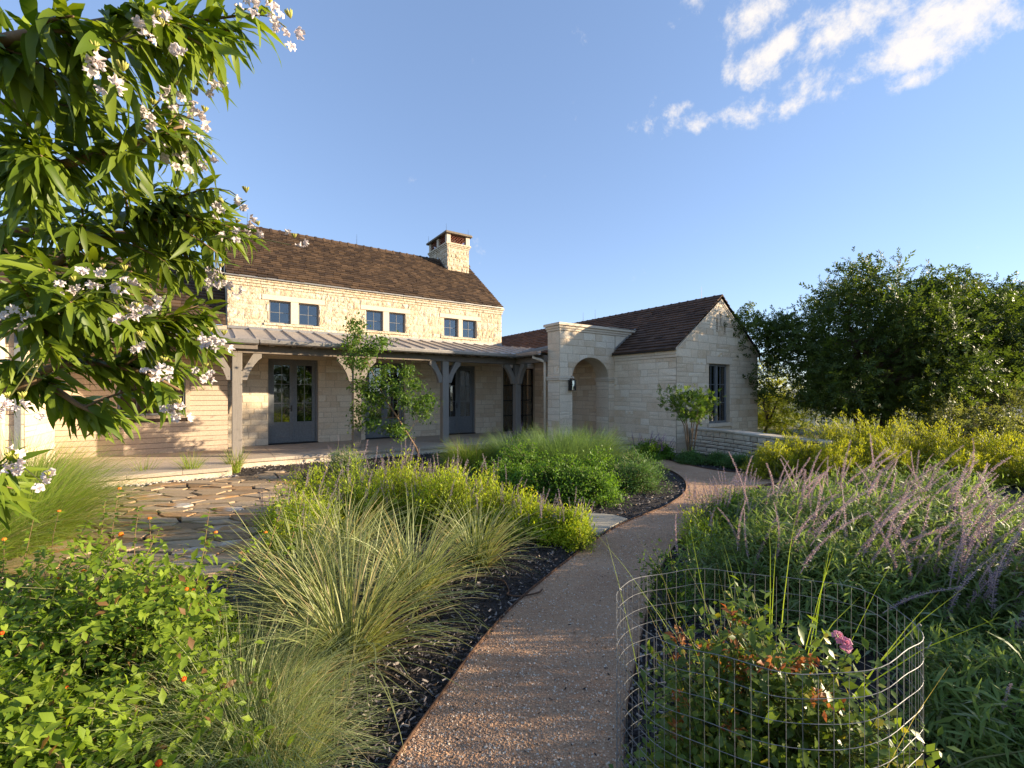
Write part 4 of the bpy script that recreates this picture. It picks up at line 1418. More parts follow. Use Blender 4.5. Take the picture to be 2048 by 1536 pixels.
# ------------------------------------------------------------------ flagstone patio, stepping slabs
rf = np.random.default_rng(12)
fp = empty('flagstone_patio', (-4.6, 6.6, 0), kind='structure', label='irregular brown flagstones laid in dark mulch below the porch', cat='patio')
region = [(-7.3, 7.45), (-6.9, 5.9), (-5.4, 4.5), (-3.9, 3.9), (-2.65, 4.1), (-2.55, 5.2), (-3.1, 6.6), (-3.9, 7.9), (-4.25, 8.55), (-4.5, 9.15), (-5.0, 9.35), (-5.25, 8.85), (-5.6, 8.5), (-6.4, 8.0)]
def inside(p, poly):
    c = False
    for i in range(len(poly)):
        a, b = poly[i], poly[i - 1]
        if (a[1] > p[1]) != (b[1] > p[1]) and p[0] < (b[0] - a[0]) * (p[1] - a[1]) / (b[1] - a[1]) + a[0]:
            c = not c
    return c
SXF = .48
pts_ = []
guard = []
for k in range(len(region)):
    a, b = np.array(region[k]), np.array(region[(k + 1) % len(region)])
    d = b - a
    ln = np.linalg.norm(d)
    nr_ = np.array([-d[1], d[0]]) / ln
    if inside(tuple((a + b) / 2 + nr_ * .05), region): nr_ = -nr_
    for t in np.arange(0, 1, .22 / ln):
        guard.append(tuple(a + d * t + nr_ * rf.uniform(.12, .26)))
tries = 0
while tries < 6000:
    tries += 1
    p = (rf.uniform(-7.4, -2.4), rf.uniform(3.8, 9.4))
    md = rf.uniform(.15, .33)
    if inside(p, region) and all(((p[0] - q[0]) * SXF) ** 2 + (p[1] - q[1]) ** 2 > md ** 2 for q in pts_):
        pts_.append(p)
for i, p in enumerate(pts_):
    cell = [(p[0] - 1.1, p[1] - .8), (p[0] + 1.1, p[1] - .8), (p[0] + 1.1, p[1] + .8), (p[0] - 1.1, p[1] + .8)]
    for j, q in enumerate(pts_ + guard):
        if i == j: continue
        dx, dy = (q[0] - p[0]) * SXF * SXF, q[1] - p[1]
        if abs(q[0] - p[0]) > 3 or abs(dy) > 2: continue
        mx_, my_ = (p[0] + q[0]) / 2, (p[1] + q[1]) / 2
        ln = math.hypot(dx, dy)
        cell = clip_poly(cell, dx / ln, dy / ln, (dx * mx_ + dy * my_) / ln - rf.uniform(.009, .026))
        if len(cell) < 3: break
    if len(cell) < 3 or area_poly(cell) < .02: continue
    # crisp but uneven outline
    out = []
    for k in range(len(cell)):
        a, b = cell[k], cell[(k + 1) % len(cell)]
        out.append((a[0] + rf.uniform(-.012, .012), a[1] + rf.uniform(-.012, .012)))
        if math.hypot(b[0] - a[0], b[1] - a[1]) > .3:
            t = rf.uniform(.35, .65)
            out.append((a[0] + (b[0] - a[0]) * t + rf.uniform(-.02, .02), a[1] + (b[1] - a[1]) * t + rf.uniform(-.02, .02)))
    n = len(out)
    tx, ty, zt = rf.uniform(-.012, .012), rf.uniform(-.012, .012), rf.uniform(.030, .050)
    cxx, cyy = sum(o[0] for o in out) / n, sum(o[1] for o in out) / n
    v = []
    for (sc_, dz, flat) in ((1.0, 0, 1), (1.0, -.010, 0), (.965, 0.0, 0)):
        for o in out:
            x_, y_ = cxx + (o[0] - cxx) * sc_, cyy + (o[1] - cyy) * sc_
            v.append((x_ + 4.6, y_ - 6.6, -.01 if flat else zt + dz + tx * (x_ - cxx) + ty * (y_ - cyy)))
    f_ = [tuple(range(2 * n, 3 * n))]
    for lv in range(2):
        f_ += [(lv * n + k, lv * n + (k + 1) % n, (lv + 1) * n + (k + 1) % n, (lv + 1) * n + k) for k in range(n)]
    mb = MB(); mb.add(v, f_, rf.random()); mb.build('stone', M['flagstone'], fp)

def step_slab(poly, z, label):
    n = len(poly)
    cxx, cyy = sum(o[0] for o in poly) / n, sum(o[1] for o in poly) / n
    v = []
    for (sc_, zz) in ((1.0, -.02), (1.0, z - .008), (.985, z)):
        v += [((o[0] - cxx) * sc_, (o[1] - cyy) * sc_, zz + (rf.uniform(-.002, .002) if zz > 0 else 0)) for o in poly]
    f_ = [tuple(range(2 * n, 3 * n))]
    for lv in range(2):
        f_ += [(lv * n + k, lv * n + (k + 1) % n, (lv + 1) * n + (k + 1) % n, (lv + 1) * n + k) for k in range(n)]
    mb = MB(); mb.add(v, f_)
    o = mb.build('stepping_stone', M['slab'])
    o.location = (cxx, cyy, 0)
    tag(o, label=label, cat='stepping stone', group='stepping stones at the path edge')
step_slab([(.98, 5.22), (1.18, 5.45), (1.50, 5.83), (1.36, 6.02), (1.05, 6.12), (.80, 5.92), (.72, 5.55)], .04, 'wide pale flat stepping stone touching the gravel path edge')
step_slab([(.42, 5.28), (.70, 5.50), (.76, 5.90), (.45, 6.0), (.10, 5.75), (.14, 5.4)], .035, 'pale stepping stone half hidden under yellow green sage')

# ------------------------------------------------------------------ plants
def norm(a):
    return a / np.maximum(np.linalg.norm(a, axis=-1, keepdims=True), 1e-9)


def leaf_t(w=0.25, nseg=3, fold=0.25, droop=0.25, widest=0.4):
    """leaf of length 1 along y, 3 vertices across; returns verts, quads"""
    V_, F_ = [], []
    for i in range(nseg + 1):
        t = i / nseg
        hw = w / 2 * max(0.04, (math.sin(math.pi * min(1, t ** (math.log(.5) / math.log(widest)))) ** 0.8))
        if i == 0: hw = w * .05
        if i == nseg: hw = w * .012
        z = -droop * t * t
        V_ += [(-hw, t, z + fold * hw), (0, t, z), (hw, t, z + fold * hw)]
    for i in range(nseg):
        a = i * 3
        F_ += [(a, a + 1, a + 4, a + 3), (a + 1, a + 2, a + 5, a + 4)]
    return np.array(V_), np.array(F_)


def diamond_t(w=0.4, fold=0.2, droop=0.1):
    return np.array([(0, 0, 0), (w / 2, .45, fold * w), (0, 1, -droop), (-w / 2, .45, fold * w)], float), np.array([(0, 1, 2, 3)])


def sprig_t(n, w, rng, L=1.0, size=.5, flat=.35):
    """several diamond leaves about a short twig of length L"""
    Vs, Fs = [], []
    T, Fq = diamond_t(w)
    for i in range(n):
        y = L * (i + .5) / n
        az = i * 2.4 + rng.uniform(-.4, .4)
        D = norm(np.array([math.cos(az), .7, math.sin(az) * flat + .1]))
        N_ = norm(np.array([0.1 * rng.normal(), -.3, 1.0]))
        X = norm(np.cross(D, N_)); Z = np.cross(X, D)
        s = size * rng.uniform(.7, 1.15)
        Vs.append(np.array([0, y, 0]) + s * (T[:, :1] * X + T[:, 1:2] * D + T[:, 2:] * Z))
        Fs.append(Fq + 4 * i)
    return np.concatenate(Vs), np.concatenate(Fs)


def scatter(T, Fq, P, D, N_, S, rng, rnd=None):
    n, k = len(P), len(T)
    D = norm(D)
    X = norm(np.cross(D, N_) + 1e-6)
    Z = np.cross(X, D)
    S = np.broadcast_to(np.asarray(S, float), (n,))
    V_ = P[:, None, :] + S[:, None, None] * (T[None, :, 0:1] * X[:, None] + T[None, :, 1:2] * D[:, None] + T[None, :, 2:3] * Z[:, None])
    F_ = (Fq[None] + (np.arange(n) * k)[:, None, None]).reshape(-1, Fq.shape[1])
    r_ = np.repeat(rng.random(n) if rnd is None else rnd, k)
    return V_.reshape(-1, 3), F_, r_


def cat(parts):
    Vs, Fs, Rs, o = [], [], [], 0
    for v, f, r in parts:
        Vs.append(v); Fs.append(f + o); Rs.append(r); o += len(v)
    return np.concatenate(Vs), np.concatenate(Fs), np.concatenate(Rs)


def curve_pts(a, c, b, t):
    t = t[..., None]
    return (1 - t) ** 2 * a + 2 * t * (1 - t) * c + t * t * b


def curve_tan(a, c, b, t):
    t = t[..., None]
    return 2 * (1 - t) * (c - a) + 2 * t * (b - c)


def stems_mesh(a, c, b, r0, r1, rng, K=3, n=3):
    """tubes along quadratic curves, vectorised"""
    m = len(a)
    ts = np.linspace(0, 1, K + 1)
    Vs = []
    for i, t in enumerate(ts):
        tt = np.full(m, t)
        p = curve_pts(a, c, b, tt)
        d = norm(curve_tan(a, c, b, np.clip(tt, .02, .98)))
        x = norm(np.cross(d, np.array([.31, .17, .93])) + 1e-6)
        y = np.cross(d, x)
        rad = r0 + (r1 - r0) * t
        for k in range(n):
            an = 2 * math.pi * k / n
            Vs.append(p + rad * (math.cos(an) * x + math.sin(an) * y))
    V_ = np.stack(Vs, 1)                      # m, (K+1)*n, 3
    F1 = []
    for i in range(K):
        for k in range(n):
            F1.append((i * n + k, i * n + (k + 1) % n, (i + 1) * n + (k + 1) % n, (i + 1) * n + k))
    F1 = np.array(F1)
    F_ = (F1[None] + (np.arange(m) * ((K + 1) * n))[:, None, None]).reshape(-1, 4)
    return V_.reshape(-1, 3), F_, np.repeat(rng.random(m), (K + 1) * n)


def dome_dirs(n, rng, zmin=-0.05):
    d = rng.normal(size=(n * 3, 3))
    d = norm(d)
    d = d[d[:, 2] > zmin][:n]
    return d


def lumps(d, rng, amp=.16, k=5):
    r_ = np.ones(len(d))
    for _ in range(k):
        w_ = rng.normal(size=3) * 3.2
        r_ += amp / math.sqrt(k) * 1.4 * np.sin(d @ w_ + rng.uniform(0, 6.28))
    return r_


def bush(name, c, rad, nst, nlf, T, size, mat, rng, stem='stem', sr=(.006, .002), t0=.35, spread=.3, out=.8, up=.3, lean=(0, 0, 0), zmin=-.05, amp=.16,
         jit=.04, shell=0.0, **k):
    """shrub: stems from the base into a lumpy dome, leaves along them"""
    root = empty(name, c, **k)
    d = dome_dirs(nst, rng, zmin)
    nst = len(d)
    rl = lumps(d, rng, amp) * rng.uniform(.72, 1.04, nst)
    rad = np.array(rad)
    tip = d * rad * rl[:, None] + np.array(lean) * np.clip(d[:, 2:3], 0, 1)
    tip[:, 2] = np.maximum(tip[:, 2], .03 + .05 * rng.random(nst))
    base = np.concatenate([rng.normal(size=(nst, 2)) * rad[:2] * spread * .5, np.zeros((nst, 1))], 1)
    ctrl = base * .5 + tip * .5
    ctrl[:, 2] = tip[:, 2] * .75 + .05
    ctrl[:, :2] = base[:, :2] * .6 + tip[:, :2] * .4
    sv = stems_mesh(base, ctrl, tip, sr[0], sr[1], rng)
    obj_np('stems', *sv[:2], M[stem], root, sv[2])
    idx = np.repeat(np.arange(nst), nlf)
    t = t0 + (1 - t0) * rng.random(len(idx)) ** .75
    P = curve_pts(base[idx], ctrl[idx], tip[idx], t) + rng.normal(size=(len(idx), 3)) * jit
    P[:, 2] = np.maximum(P[:, 2], .015)
    tn = norm(curve_tan(base[idx], ctrl[idx], tip[idx], t))
    side = norm(np.cross(tn, rng.normal(size=tn.shape)))
    D = tn * .5 + side * out + np.array([0, 0, up])
    N_ = norm(np.array([0, 0, 1.0]) + .5 * tn + .35 * rng.normal(size=tn.shape))
    S = size * rng.uniform(.55, 1.2, len(idx))
    rn = np.clip(.25 + .5 * (t - .3) + .25 * rng.normal(size=len(idx)) * .8, 0, .93)
    odd = rng.random(len(idx)) < .03
    rn[odd] = .99
    v, f, r_ = scatter(T[0], T[1], P, D, N_, S, rng, rn)
    obj_np('foliage', v, f, M[mat], root, r_, True)
    return root, tip, norm(curve_tan(base, ctrl, tip, np.ones(nst))), d


def blades(n, c0, length, th, bend, width, rng, K=7, lean=(0, 0), r0=.06, vfold=True, az=None, twist=.4, power=1.3):
    """arching blades from the base; th: start angle from vertical (lo, hi); bend: added angle (lo, hi)"""
    a = rng.uniform(0, 2 * math.pi, n) if az is None else az
    th0 = rng.uniform(th[0], th[1], n)
    bd = rng.uniform(bend[0], bend[1], n)
    L = rng.uniform(length[0], length[1], n)
    h = np.stack([np.cos(a), np.sin(a), np.zeros(n)], 1)
    rr_ = r0 * np.sqrt(rng.random(n))
    p = np.stack([c0[0] + rr_ * np.cos(a + rng.normal(size=n) * .6), c0[1] + rr_ * np.sin(a + rng.normal(size=n) * .6), np.full(n, c0[2])], 1)
    curl = rng.normal(size=n) * .25
    Vs = []
    tw = rng.normal(size=n) * twist
    hh = h
    for i in range(K + 1):
        s = i / K
        an = th0 + bd * s ** power
        a2 = a + curl * s
        hh = np.stack([np.cos(a2), np.sin(a2), np.zeros(n)], 1)
        if i > 0:
            p = p + (np.sin(an)[:, None] * hh + np.cos(an)[:, None] * np.array([0, 0, 1.0])) * (L / K)[:, None] + np.array([lean[0], lean[1], 0]) * (s * L / K)[:, None]
            p[:, 2] = np.maximum(p[:, 2], .008 + .02 * rng.random(n))
        side = np.stack([-np.sin(a2), np.cos(a2), np.zeros(n)], 1)
        nm = np.cos(an)[:, None] * hh - np.sin(an)[:, None] * np.array([0, 0, 1.0])
        side = side * np.cos(tw)[:, None] + nm * np.sin(tw)[:, None]
        w_ = width * (1 - s) ** .6 * rng.uniform(.85, 1.0) + width * .06
        w_ = np.asarray(w_) * np.ones(n)
        if vfold:
            Vs += [p - side * w_[:, None] / 2, p - nm * .25 * w_[:, None], p + side * w_[:, None] / 2]
        else:
            Vs += [p - side * w_[:, None] / 2, p + side * w_[:, None] / 2]
    q = 3 if vfold else 2
    V_ = np.stack(Vs, 1)
    F1 = []
    for i in range(K):
        for k in range(q - 1):
            F1.append((i * q + k, i * q + k + 1, (i + 1) * q + k + 1, (i + 1) * q + k))
    F_ = (np.array(F1)[None] + (np.arange(n) * ((K + 1) * q))[:, None, None]).reshape(-1, 4)
    rn = np.clip(rng.beta(2, 2, n), 0, .93)
    rn[rng.random(n) < .12] = .99
    return V_.reshape(-1, 3), F_, np.repeat(rn, (K + 1) * q)


def place(me, name, parent, loc, D, scale, rng, spin=None):
    """object sharing mesh me (along +Z) placed with +Z towards D"""
    o = bpy.data.objects.new(name, me)
    D = Vector(D).normalized()
    qn = D.to_track_quat('Z', 'Y')
    from mathutils import Quaternion
    qn = qn @ Quaternion((0, 0, 1), rng.uniform(0, 6.28) if spin is None else spin)
    o.matrix_basis = Matrix.Translation(Vector(loc)) @ qn.to_matrix().to_4x4() @ Matrix.Scale(scale, 4)
    link(o, parent)
    return o


def spike_mesh(name, L, whorls, per, fsize, rad, rng, mats, bend=.12, stem_r=.0025, tip_taper=.55, bare=.15):
    """flower spike along +Z: curved stem and whorls of florets; two floret materials"""
    me = bpy.data.meshes.new(name)
    V_, F_, R_, Mi = [], [], [], []
    def cen(t): return np.array([bend * L * t * t, .3 * bend * L * math.sin(t * 3), L * t])
    n = 5
    for i in range(9):
        t = i / 8
        c = cen(t)
        r = stem_r * (1 - .6 * t)
        for k in range(n):
            V_.append(tuple(c + r * np.array([math.cos(2 * math.pi * k / n), math.sin(2 * math.pi * k / n), 0]))); R_.append(.5)
    for i in range(8):
        for k in range(n):
            F_.append((i * n + k, i * n + (k + 1) % n, (i + 1) * n + (k + 1) % n, (i + 1) * n + k)); Mi.append(0)
    for w_ in range(whorls):
        t = bare + (1 - bare) * (w_ + .5) / whorls
        sz = fsize * (1 - tip_taper * t ** 2) * rng.uniform(.85, 1.15)
        for k in range(per):
            az = 2 * math.pi * (k + .5 * (w_ % 2)) / per + rng.uniform(-.3, .3)
            D = np.array([math.cos(az), math.sin(az), rng.uniform(.15, .8)])
            D /= np.linalg.norm(D)
            X = np.cross(D, [0, 0, 1.0]); X /= np.linalg.norm(X)
            Z = np.cross(X, D)
            b = cen(t) + D * stem_r + np.array([0, 0, rng.uniform(-.4, .4) * L * (1 - bare) / whorls])
            s = sz * rng.uniform(.7, 1.2)
            o = len(V_)
            hw = s * rng.uniform(.24, .36)
            pts = [b, b + D * s * .55 + X * hw, b + D * s, b + D * s * .55 - X * hw, b + D * s * .5 + Z * hw * .9]
            V_ += [tuple(p) for p in pts]
            R_ += [rng.random()] * 5
            F_ += [(o, o + 1, o + 4), (o + 1, o + 2, o + 4), (o + 2, o + 3, o + 4), (o + 3, o, o + 4)]
            Mi += [1 if rng.random() < .55 else 2] * 4
    me.from_pydata(V_, [], F_)
    a = me.attributes.new('rnd', 'FLOAT', 'POINT')
    a.data.foreach_set('value', np.array(R_, dtype=np.float32))
    for m_ in mats: me.materials.append(M[m_])
    me.polygons.foreach_set('material_index', np.array(Mi, dtype=np.int32))
    me.update()
    return me


rp = np.random.default_rng(77)
lav_m = [spike_mesh('flower_spike', .26, 12, 6, .013, .01, rp, ('dry_spike', 'lavender', 'dry_spike'), .10, .0016, .4, .35) for _ in range(4)]
sag_m = [spike_mesh('flower_spike', .50, 32, 7, .0145, .015, rp, ('calyx', 'calyx', 'purple'), .22, .0032, .45, .10) for _ in range(5)]
blu_m = [spike_mesh('flower_spike', .34, 14, 6, .020, .012, rp, ('deep_purple', 'deep_purple', 'purple'), .10, .0022, .5, .25) for _ in range(3)]

# --- red yucca clumps
def yucca(c, n, L, label, lean=(.08, -.02)):
    root = empty('red_yucca', (c[0], c[1], 0), label=label, cat='yucca', group='red yucca clumps beside the path')
    parts = [blades(int(n * .62), (0, 0, .01), (L * .75, L * 1.15), (.05, .75), (.35, 1.25), .011, rp, 9, lean, .10),
             blades(int(n * .38), (0, 0, .01), (L * .6, L * 1.0), (.55, 1.25), (.5, 1.0), .010, rp, 9, lean, .12)]
    v, f, r_ = cat(parts)
    obj_np('leaves', v, f, M['yucca_leaf'], root, r_, True)
    d = blades(30, (0, 0, .01), (L * .3, L * .6), (.8, 1.5), (.2, .6), .009, rp, 6, lean, .12)
    obj_np('dry_leaves', d[0], d[1], M['dry_leaf'], root, d[2])
yucca((-1.02, 2.80), 430, .92, 'largest arching pale striped yucca clump at the front of the mulch bed')
yucca((-1.60, 3.42), 330, .90, 'tall yucca clump between the lantana and the flagstones')
yucca((-.80, 3.62), 330, .84, 'yucca clump behind the largest one, leaning to the path')
yucca((-.33, 4.35), 330, .70, 'small round yucca clump nearest the stepping stones')
yucca((-1.62, 4.35), 300, .80, 'yucca clump in front of the yellow green sage')

# --- fine pale grass at the bottom
def fine_grass(c, n, L, mat, name, label, cat_, group=None, th=(.0, .9), bend=(.4, 1.6), w=.0035, r0=.12, lean=(0, 0), K=5):
    root = empty(name, (c[0], c[1], 0), label=label, cat=cat_, group=group)
    v, f, r_ = blades(n, (0, 0, .005), (L * .6, L * 1.15), th, bend, w, rp, K, lean, r0, False)
    obj_np('leaves', v, f, M[mat], root, r_, True)
    return root
fine_grass((-1.28, 2.15), 1900, .62, 'palegrass', 'fine_grass', 'wispy pale blue green grass at the bottom beside the lantana', 'ornamental grass', None, (0, 1.1), (.5, 1.7), .0042, .22)
fine_grass((-1.02, 1.9), 1200, .46, 'palegrass', 'fine_grass', 'lower wispy pale grass tuft nearest the path edging', 'ornamental grass', None, (0, 1.2), (.5, 1.7), .0034, .16)
fine_grass((-5.15, 4.7), 3420, 1.25, 'lovegrass', 'love_grass', 'dense green arching grass clump left of the flagstones', 'ornamental grass', 'green grass clumps left of the patio', (0, .8), (.5, 1.5), .0055, .25, (.05, 0))
fine_grass((-6.1, 5.5), 3060, 1.25, 'lovegrass', 'love_grass', 'green arching grass clump by the porch corner under the flowering tree', 'ornamental grass', 'green grass clumps left of the patio', (0, .8), (.5, 1.5), .0055, .25, (.05, 0))
fine_grass((-4.8, 3.6), 2700, 1.05, 'lovegrass', 'love_grass', 'green arching grass clump at the photo edge behind the lantana', 'ornamental grass', 'green grass clumps left of the patio', (0, .8), (.5, 1.5), .0055, .25, (.05, 0))
fine_grass((-7.4, 6.9), 1300, 1.1, 'lovegrass', 'love_grass', 'farthest green grass clump beside the left wing wall', 'ornamental grass', 'green grass clumps left of the patio', (0, .8), (.5, 1.5), .006, .25, (.05, 0))
# young tufts along the porch
for i, (x, y, n, lab) in enumerate([(-7.0, 8.55, 45, 'sparse young grass tuft nearest the left wing below the porch'), (-6.25, 8.75, 130, 'middle young grass tuft below the porch step'), (-5.75, 9.35, 150, 'tallest young grass tuft in front of the first post')]):
    fine_grass((x, y), n, .55, 'lovegrass', 'grass_tuft', lab, 'grass tuft', 'young grass tufts along the porch', (.0, .5), (.1, .8), .010, .06)
# muhly mounds
fine_grass((.95, 9.3), 4200, 1.05, 'muhly', 'muhly_grass', 'large soft rounded mound of green muhly grass before the arch', 'ornamental grass', 'soft grass mounds before the arch', (0, .85), (.3, 1.3), .0075, .45)
fine_grass((1.7, 9.9), 3000, 1.0, 'muhly', 'muhly_grass', 'soft green grass mound nearest the arch step', 'ornamental grass', 'soft grass mounds before the arch', (0, .85), (.3, 1.3), .0075, .4)
fine_grass((.1, 10.2), 2600, .9, 'muhly', 'muhly_grass', 'soft green grass mound in front of the fourth post', 'ornamental grass', 'soft grass mounds before the arch', (0, .85), (.3, 1.3), .0075, .4)
fine_grass((-.95, 9.9), 2200, .75, 'lovegrass', 'muhly_grass', 'darker low grass mound left of the soft green ones', 'ornamental grass', 'soft grass mounds before the arch', (0, .9), (.4, 1.4), .007, .35)

# --- lantana
lan_T = leaf_t(.52, 2, .22, .25, .38)
lant, tip, tdir, dd = bush('lantana', (-2.25, 2.55, 0), (1.30, .95, .70), 540, 29, lan_T, .056, 'lantana_leaf', rp, sr=(.004, .0014), t0=.3, spread=.55, out=.9, up=.15, amp=.2,
                           label='sprawling green lantana bush with small orange flower heads in the near corner', cat='lantana')
lant2, tip2, tdir2, dd2 = bush('lantana', (-1.95, 1.75, 0), (.95, .55, .50), 320, 27, lan_T, .056, 'lantana_leaf', rp, sr=(.005, .0022), t0=.3, spread=.55, out=.9, up=.15, amp=.2,
                           label='lower front part of lantana with red orange flowers at the photo bottom', cat='lantana')
# tall bare shoots
m = 16
a0 = np.stack([rp.uniform(-1.0, .7, m), rp.uniform(-.3, .5, m), np.full(m, .4)], 1)
b0 = a0 + np.stack([rp.uniform(-.1, .25, m), rp.uniform(-.1, .1, m), rp.uniform(.35, .68, m)], 1)
c0 = (a0 + b0) / 2 + rp.normal(size=(m, 3)) * .04
sv = stems_mesh(a0, c0, b0, .0034, .0014, rp)
tag(obj_np('shoots', sv[0], sv[1], M['twig'], lant, sv[2]), kind='stuff')
idx = np.repeat(np.arange(m), 60)
t_ = .15 + .85 * rp.random(len(idx))
P_ = curve_pts(a0[idx], c0[idx], b0[idx], t_)
side = norm(np.cross(b0[idx] - a0[idx], rp.normal(size=(len(idx), 3))))
v, f, r_ = scatter(lan_T[0], lan_T[1], P_, side + np.array([0, 0, .2]), norm(np.array([0, 0, 1.0]) + .4 * rp.normal(size=side.shape)), .040 * rp.uniform(.5, 1.2, len(idx)), rp)
obj_np('foliage', v, f, M['lantana_leaf'], lant, r_, True)


def head_mesh(mat, mat2, n=22, s=.011, rng=rp):
    V_, F_, R_, Mi = [], [], [], []
    for i in range(n):
        ph = math.acos(1 - .95 * (i + .5) / n)
        az = i * 2.399
        D = np.array([math.sin(ph) * math.cos(az), math.sin(ph) * math.sin(az), math.cos(ph)])
        X = np.cross(D, [.2, .1, .97]); X /= np.linalg.norm(X); Y = np.cross(D, X)
        c = D * np.array([.013, .013, .008])
        o = len(V_)
        rr_ = s * rng.uniform(.7, 1.1)
        V_.append(tuple(c * .4)); R_.append(.5)
        for k in range(5):
            an = 2 * math.pi * k / 5 + i
            V_.append(tuple(c + rr_ * .75 * (math.cos(an) * X + math.sin(an) * Y) + D * rng.uniform(0, .003))); R_.append(rng.random())
        V_.append(tuple(c + D * .001)); R_.append(.3)
        for k in range(5):
            F_ += [(o + 1 + k, o + 1 + (k + 1) % 5, o + 6), (o + 1 + (k + 1) % 5, o + 1 + k, o)]
            Mi += [0 if ph > .5 else 1] * 2
    me = bpy.data.meshes.new('flower_head')
    me.from_pydata(V_, [], F_)
    a = me.attributes.new('rnd', 'FLOAT', 'POINT'); a.data.foreach_set('value', np.array(R_, dtype=np.float32))
    me.materials.append(M[mat]); me.materials.append(M[mat2])
    me.polygons.foreach_set('material_index', np.array(Mi, dtype=np.int32))
    me.update()
    return me
hd = [head_mesh('orange', 'orange'), head_mesh('redorange', 'orange')]
def heads_on(root, tips, dirs, n, red, rng):
    # flower heads at shoot tips on the side and top that can be seen
    ok = [i for i in range(len(tips)) if tips[i][2] > .22 and tips[i][1] < .5]
    rng.shuffle(ok)
    for i in ok[:n]:
        place(hd[1 if rng.random() < red else 0], 'flower_head', root, tips[i] + np.array([0, 0, .02]), dirs[i] + np.array([.1, -.3, .6]), rng.uniform(.55, .95), rng)
heads_on(lant, tip, tdir, 24, .15, rp)
heads_on(lant2, tip2, tdir2, 7, .7, rp)
for i in range(0, m, 3):
    place(hd[0], 'flower_head', lant, b0[i], (0, 0, 1), .7, rp)

# --- bright sage bed with lavender spikes
sg_T = diamond_t(.27, .35, .22)
beds = [(-2.55, 5.45, .48, .60, 'left end of the patio side'), (-1.95, 5.65, .50, .66, 'second from the patio side'), (-1.35, 5.65, .50, .68, 'at the top of the bright bed'),
        (-.78, 5.5, .48, .66, 'right of the tallest spikes'), (-.25, 5.35, .42, .56, 'behind the small round yucca'), (.22, 5.15, .34, .42, 'leaning over the half hidden stepping stone'),
        (.62, 5.0, .24, .34, 'smallest at the path end of the bed'), (-1.7, 6.25, .50, .62, 'behind the bright bed near the sapling'), (-.9, 6.2, .48, .60, 'behind the bright bed towards the green shrubs'),
        (-2.3, 4.95, .42, .52, 'low beside the last flagstones')]
for (x, y, r, h, lab) in beds:
    b_, tp, td, dr = bush('sage_bush', (x, y, 0), (r * 1.1, r * .95, h * 1.12), 230, 30, sg_T, .052, 'sage_leaf', rp, sr=(.004, .0018), t0=.3, spread=.5, out=.6, up=.45, amp=.14, zmin=-.1, lean=(.05, 0, 0),
                          label='bright yellow green sage with thin lavender spikes, ' + lab, cat='sage', group='bright sage bushes in the middle bed')
    ok = np.where(dr[:, 2] > .35)[0]
    for i in rp.choice(ok, min(len(ok), int(34 * r / .45)), replace=False):
        place(lav_m[rp.integers(4)], 'flower_spike', b_, tp[i] - td[i] * .05, td[i] * .3 + np.array([.05 * rp.normal() + .05, .1 * rp.normal(), 1.0]), rp.uniform(.7, 1.25), rp)
# drooping yellow sprig by the path
bush('sage_bush', (.72, 4.72, 0), (.13, .12, .36), 26, 26, sg_T, .05, 'sage_leaf', rp, label='single drooping yellow sprig at the gravel path edge', cat='sage')
b_, tp, td, dr = bush('blue_sage', (-3.25, 8.75, 0), (.62, .5, .56), 260, 20, sg_T, .05, 'muhly', rp, t0=.25, spread=.5, out=.6, up=.4,
                      label='rounded green sage with faint lavender flowers in front of the second post', cat='sage')
for i in np.where(dr[:, 2] > .3)[0][:40]:
    place(lav_m[rp.integers(4)], 'flower_spike', b_, tp[i], td[i] * .4 + np.array([0, 0, 1.0]), rp.uniform(.5, .8), rp)

# --- green shrubs
sh_T = diamond_t(.52, .3, .15)
for (x, y, r, h, lab) in [(-.15, 7.15, .62, .62, 'leftmost, behind the bright sage'), (.55, 6.95, .62, .68, 'middle of the green row'), (1.2, 6.95, .55, .58, 'at the bend of the path'),
                          (.2, 7.9, .65, .70, 'below the muhly mounds'), (1.25, 7.75, .65, .70, 'in the second rank')]:
    bush('green_shrub', (x, y, 0), (r, r * .85, h), 420, 20, sh_T, .044, 'shrub_leaf', rp, t0=.45, spread=.4, out=.85, up=.25, amp=.2,
         label='dense fresh green small leaved shrub, ' + lab, cat='shrub', group='fresh green shrubs inside the path bend')
for (x, y, r, h, lab) in [(2.05, 7.75, .60, .55, 'finer darker low shrub at the mulch edge inside the path bend'), (2.35, 8.7, .62, .55, 'finer dark green shrub nearest the arch step')]:
    bush('green_shrub', (x, y, 0), (r, r * .85, h), 480, 20, sg_T, .045, 'mound_leaf', rp, t0=.4, spread=.4, out=.7, up=.35, amp=.18, label=lab, cat='shrub', group='fresh green shrubs inside the path bend')

# --- purple sages near the house
def purple_sage(c, r, h, n, label, lean=(0, 0)):
    b_, tp, td, dr = bush('purple_sage', (c[0], c[1], 0), (r, r * .8, h), 200, 22, sh_T, .05, 'shrub_leaf', rp, t0=.3, spread=.4, label=label, cat='sage', group='purple spiked sages by the house')
    ok = np.where(dr[:, 2] > .3)[0]
    for i in ok[:n]:
        place(blu_m[rp.integers(3)], 'flower_spike', b_, tp[i] - td[i] * .04, td[i] * .45 + np.array([lean[0], lean[1], .8]) + rp.normal(size=3) * .1, rp.uniform(.8, 1.25), rp)
purple_sage((.10, 11.35), .45, .62, 26, 'dark purple spiked sage before the fourth porch post')
purple_sage((3.30, 11.15), .45, .50, 22, 'purple spiked sage beside the arch step on the wing wall')
purple_sage((3.80, 11.35), .36, .42, 12, 'smaller purple spiked sage beside the little multi stemmed tree')
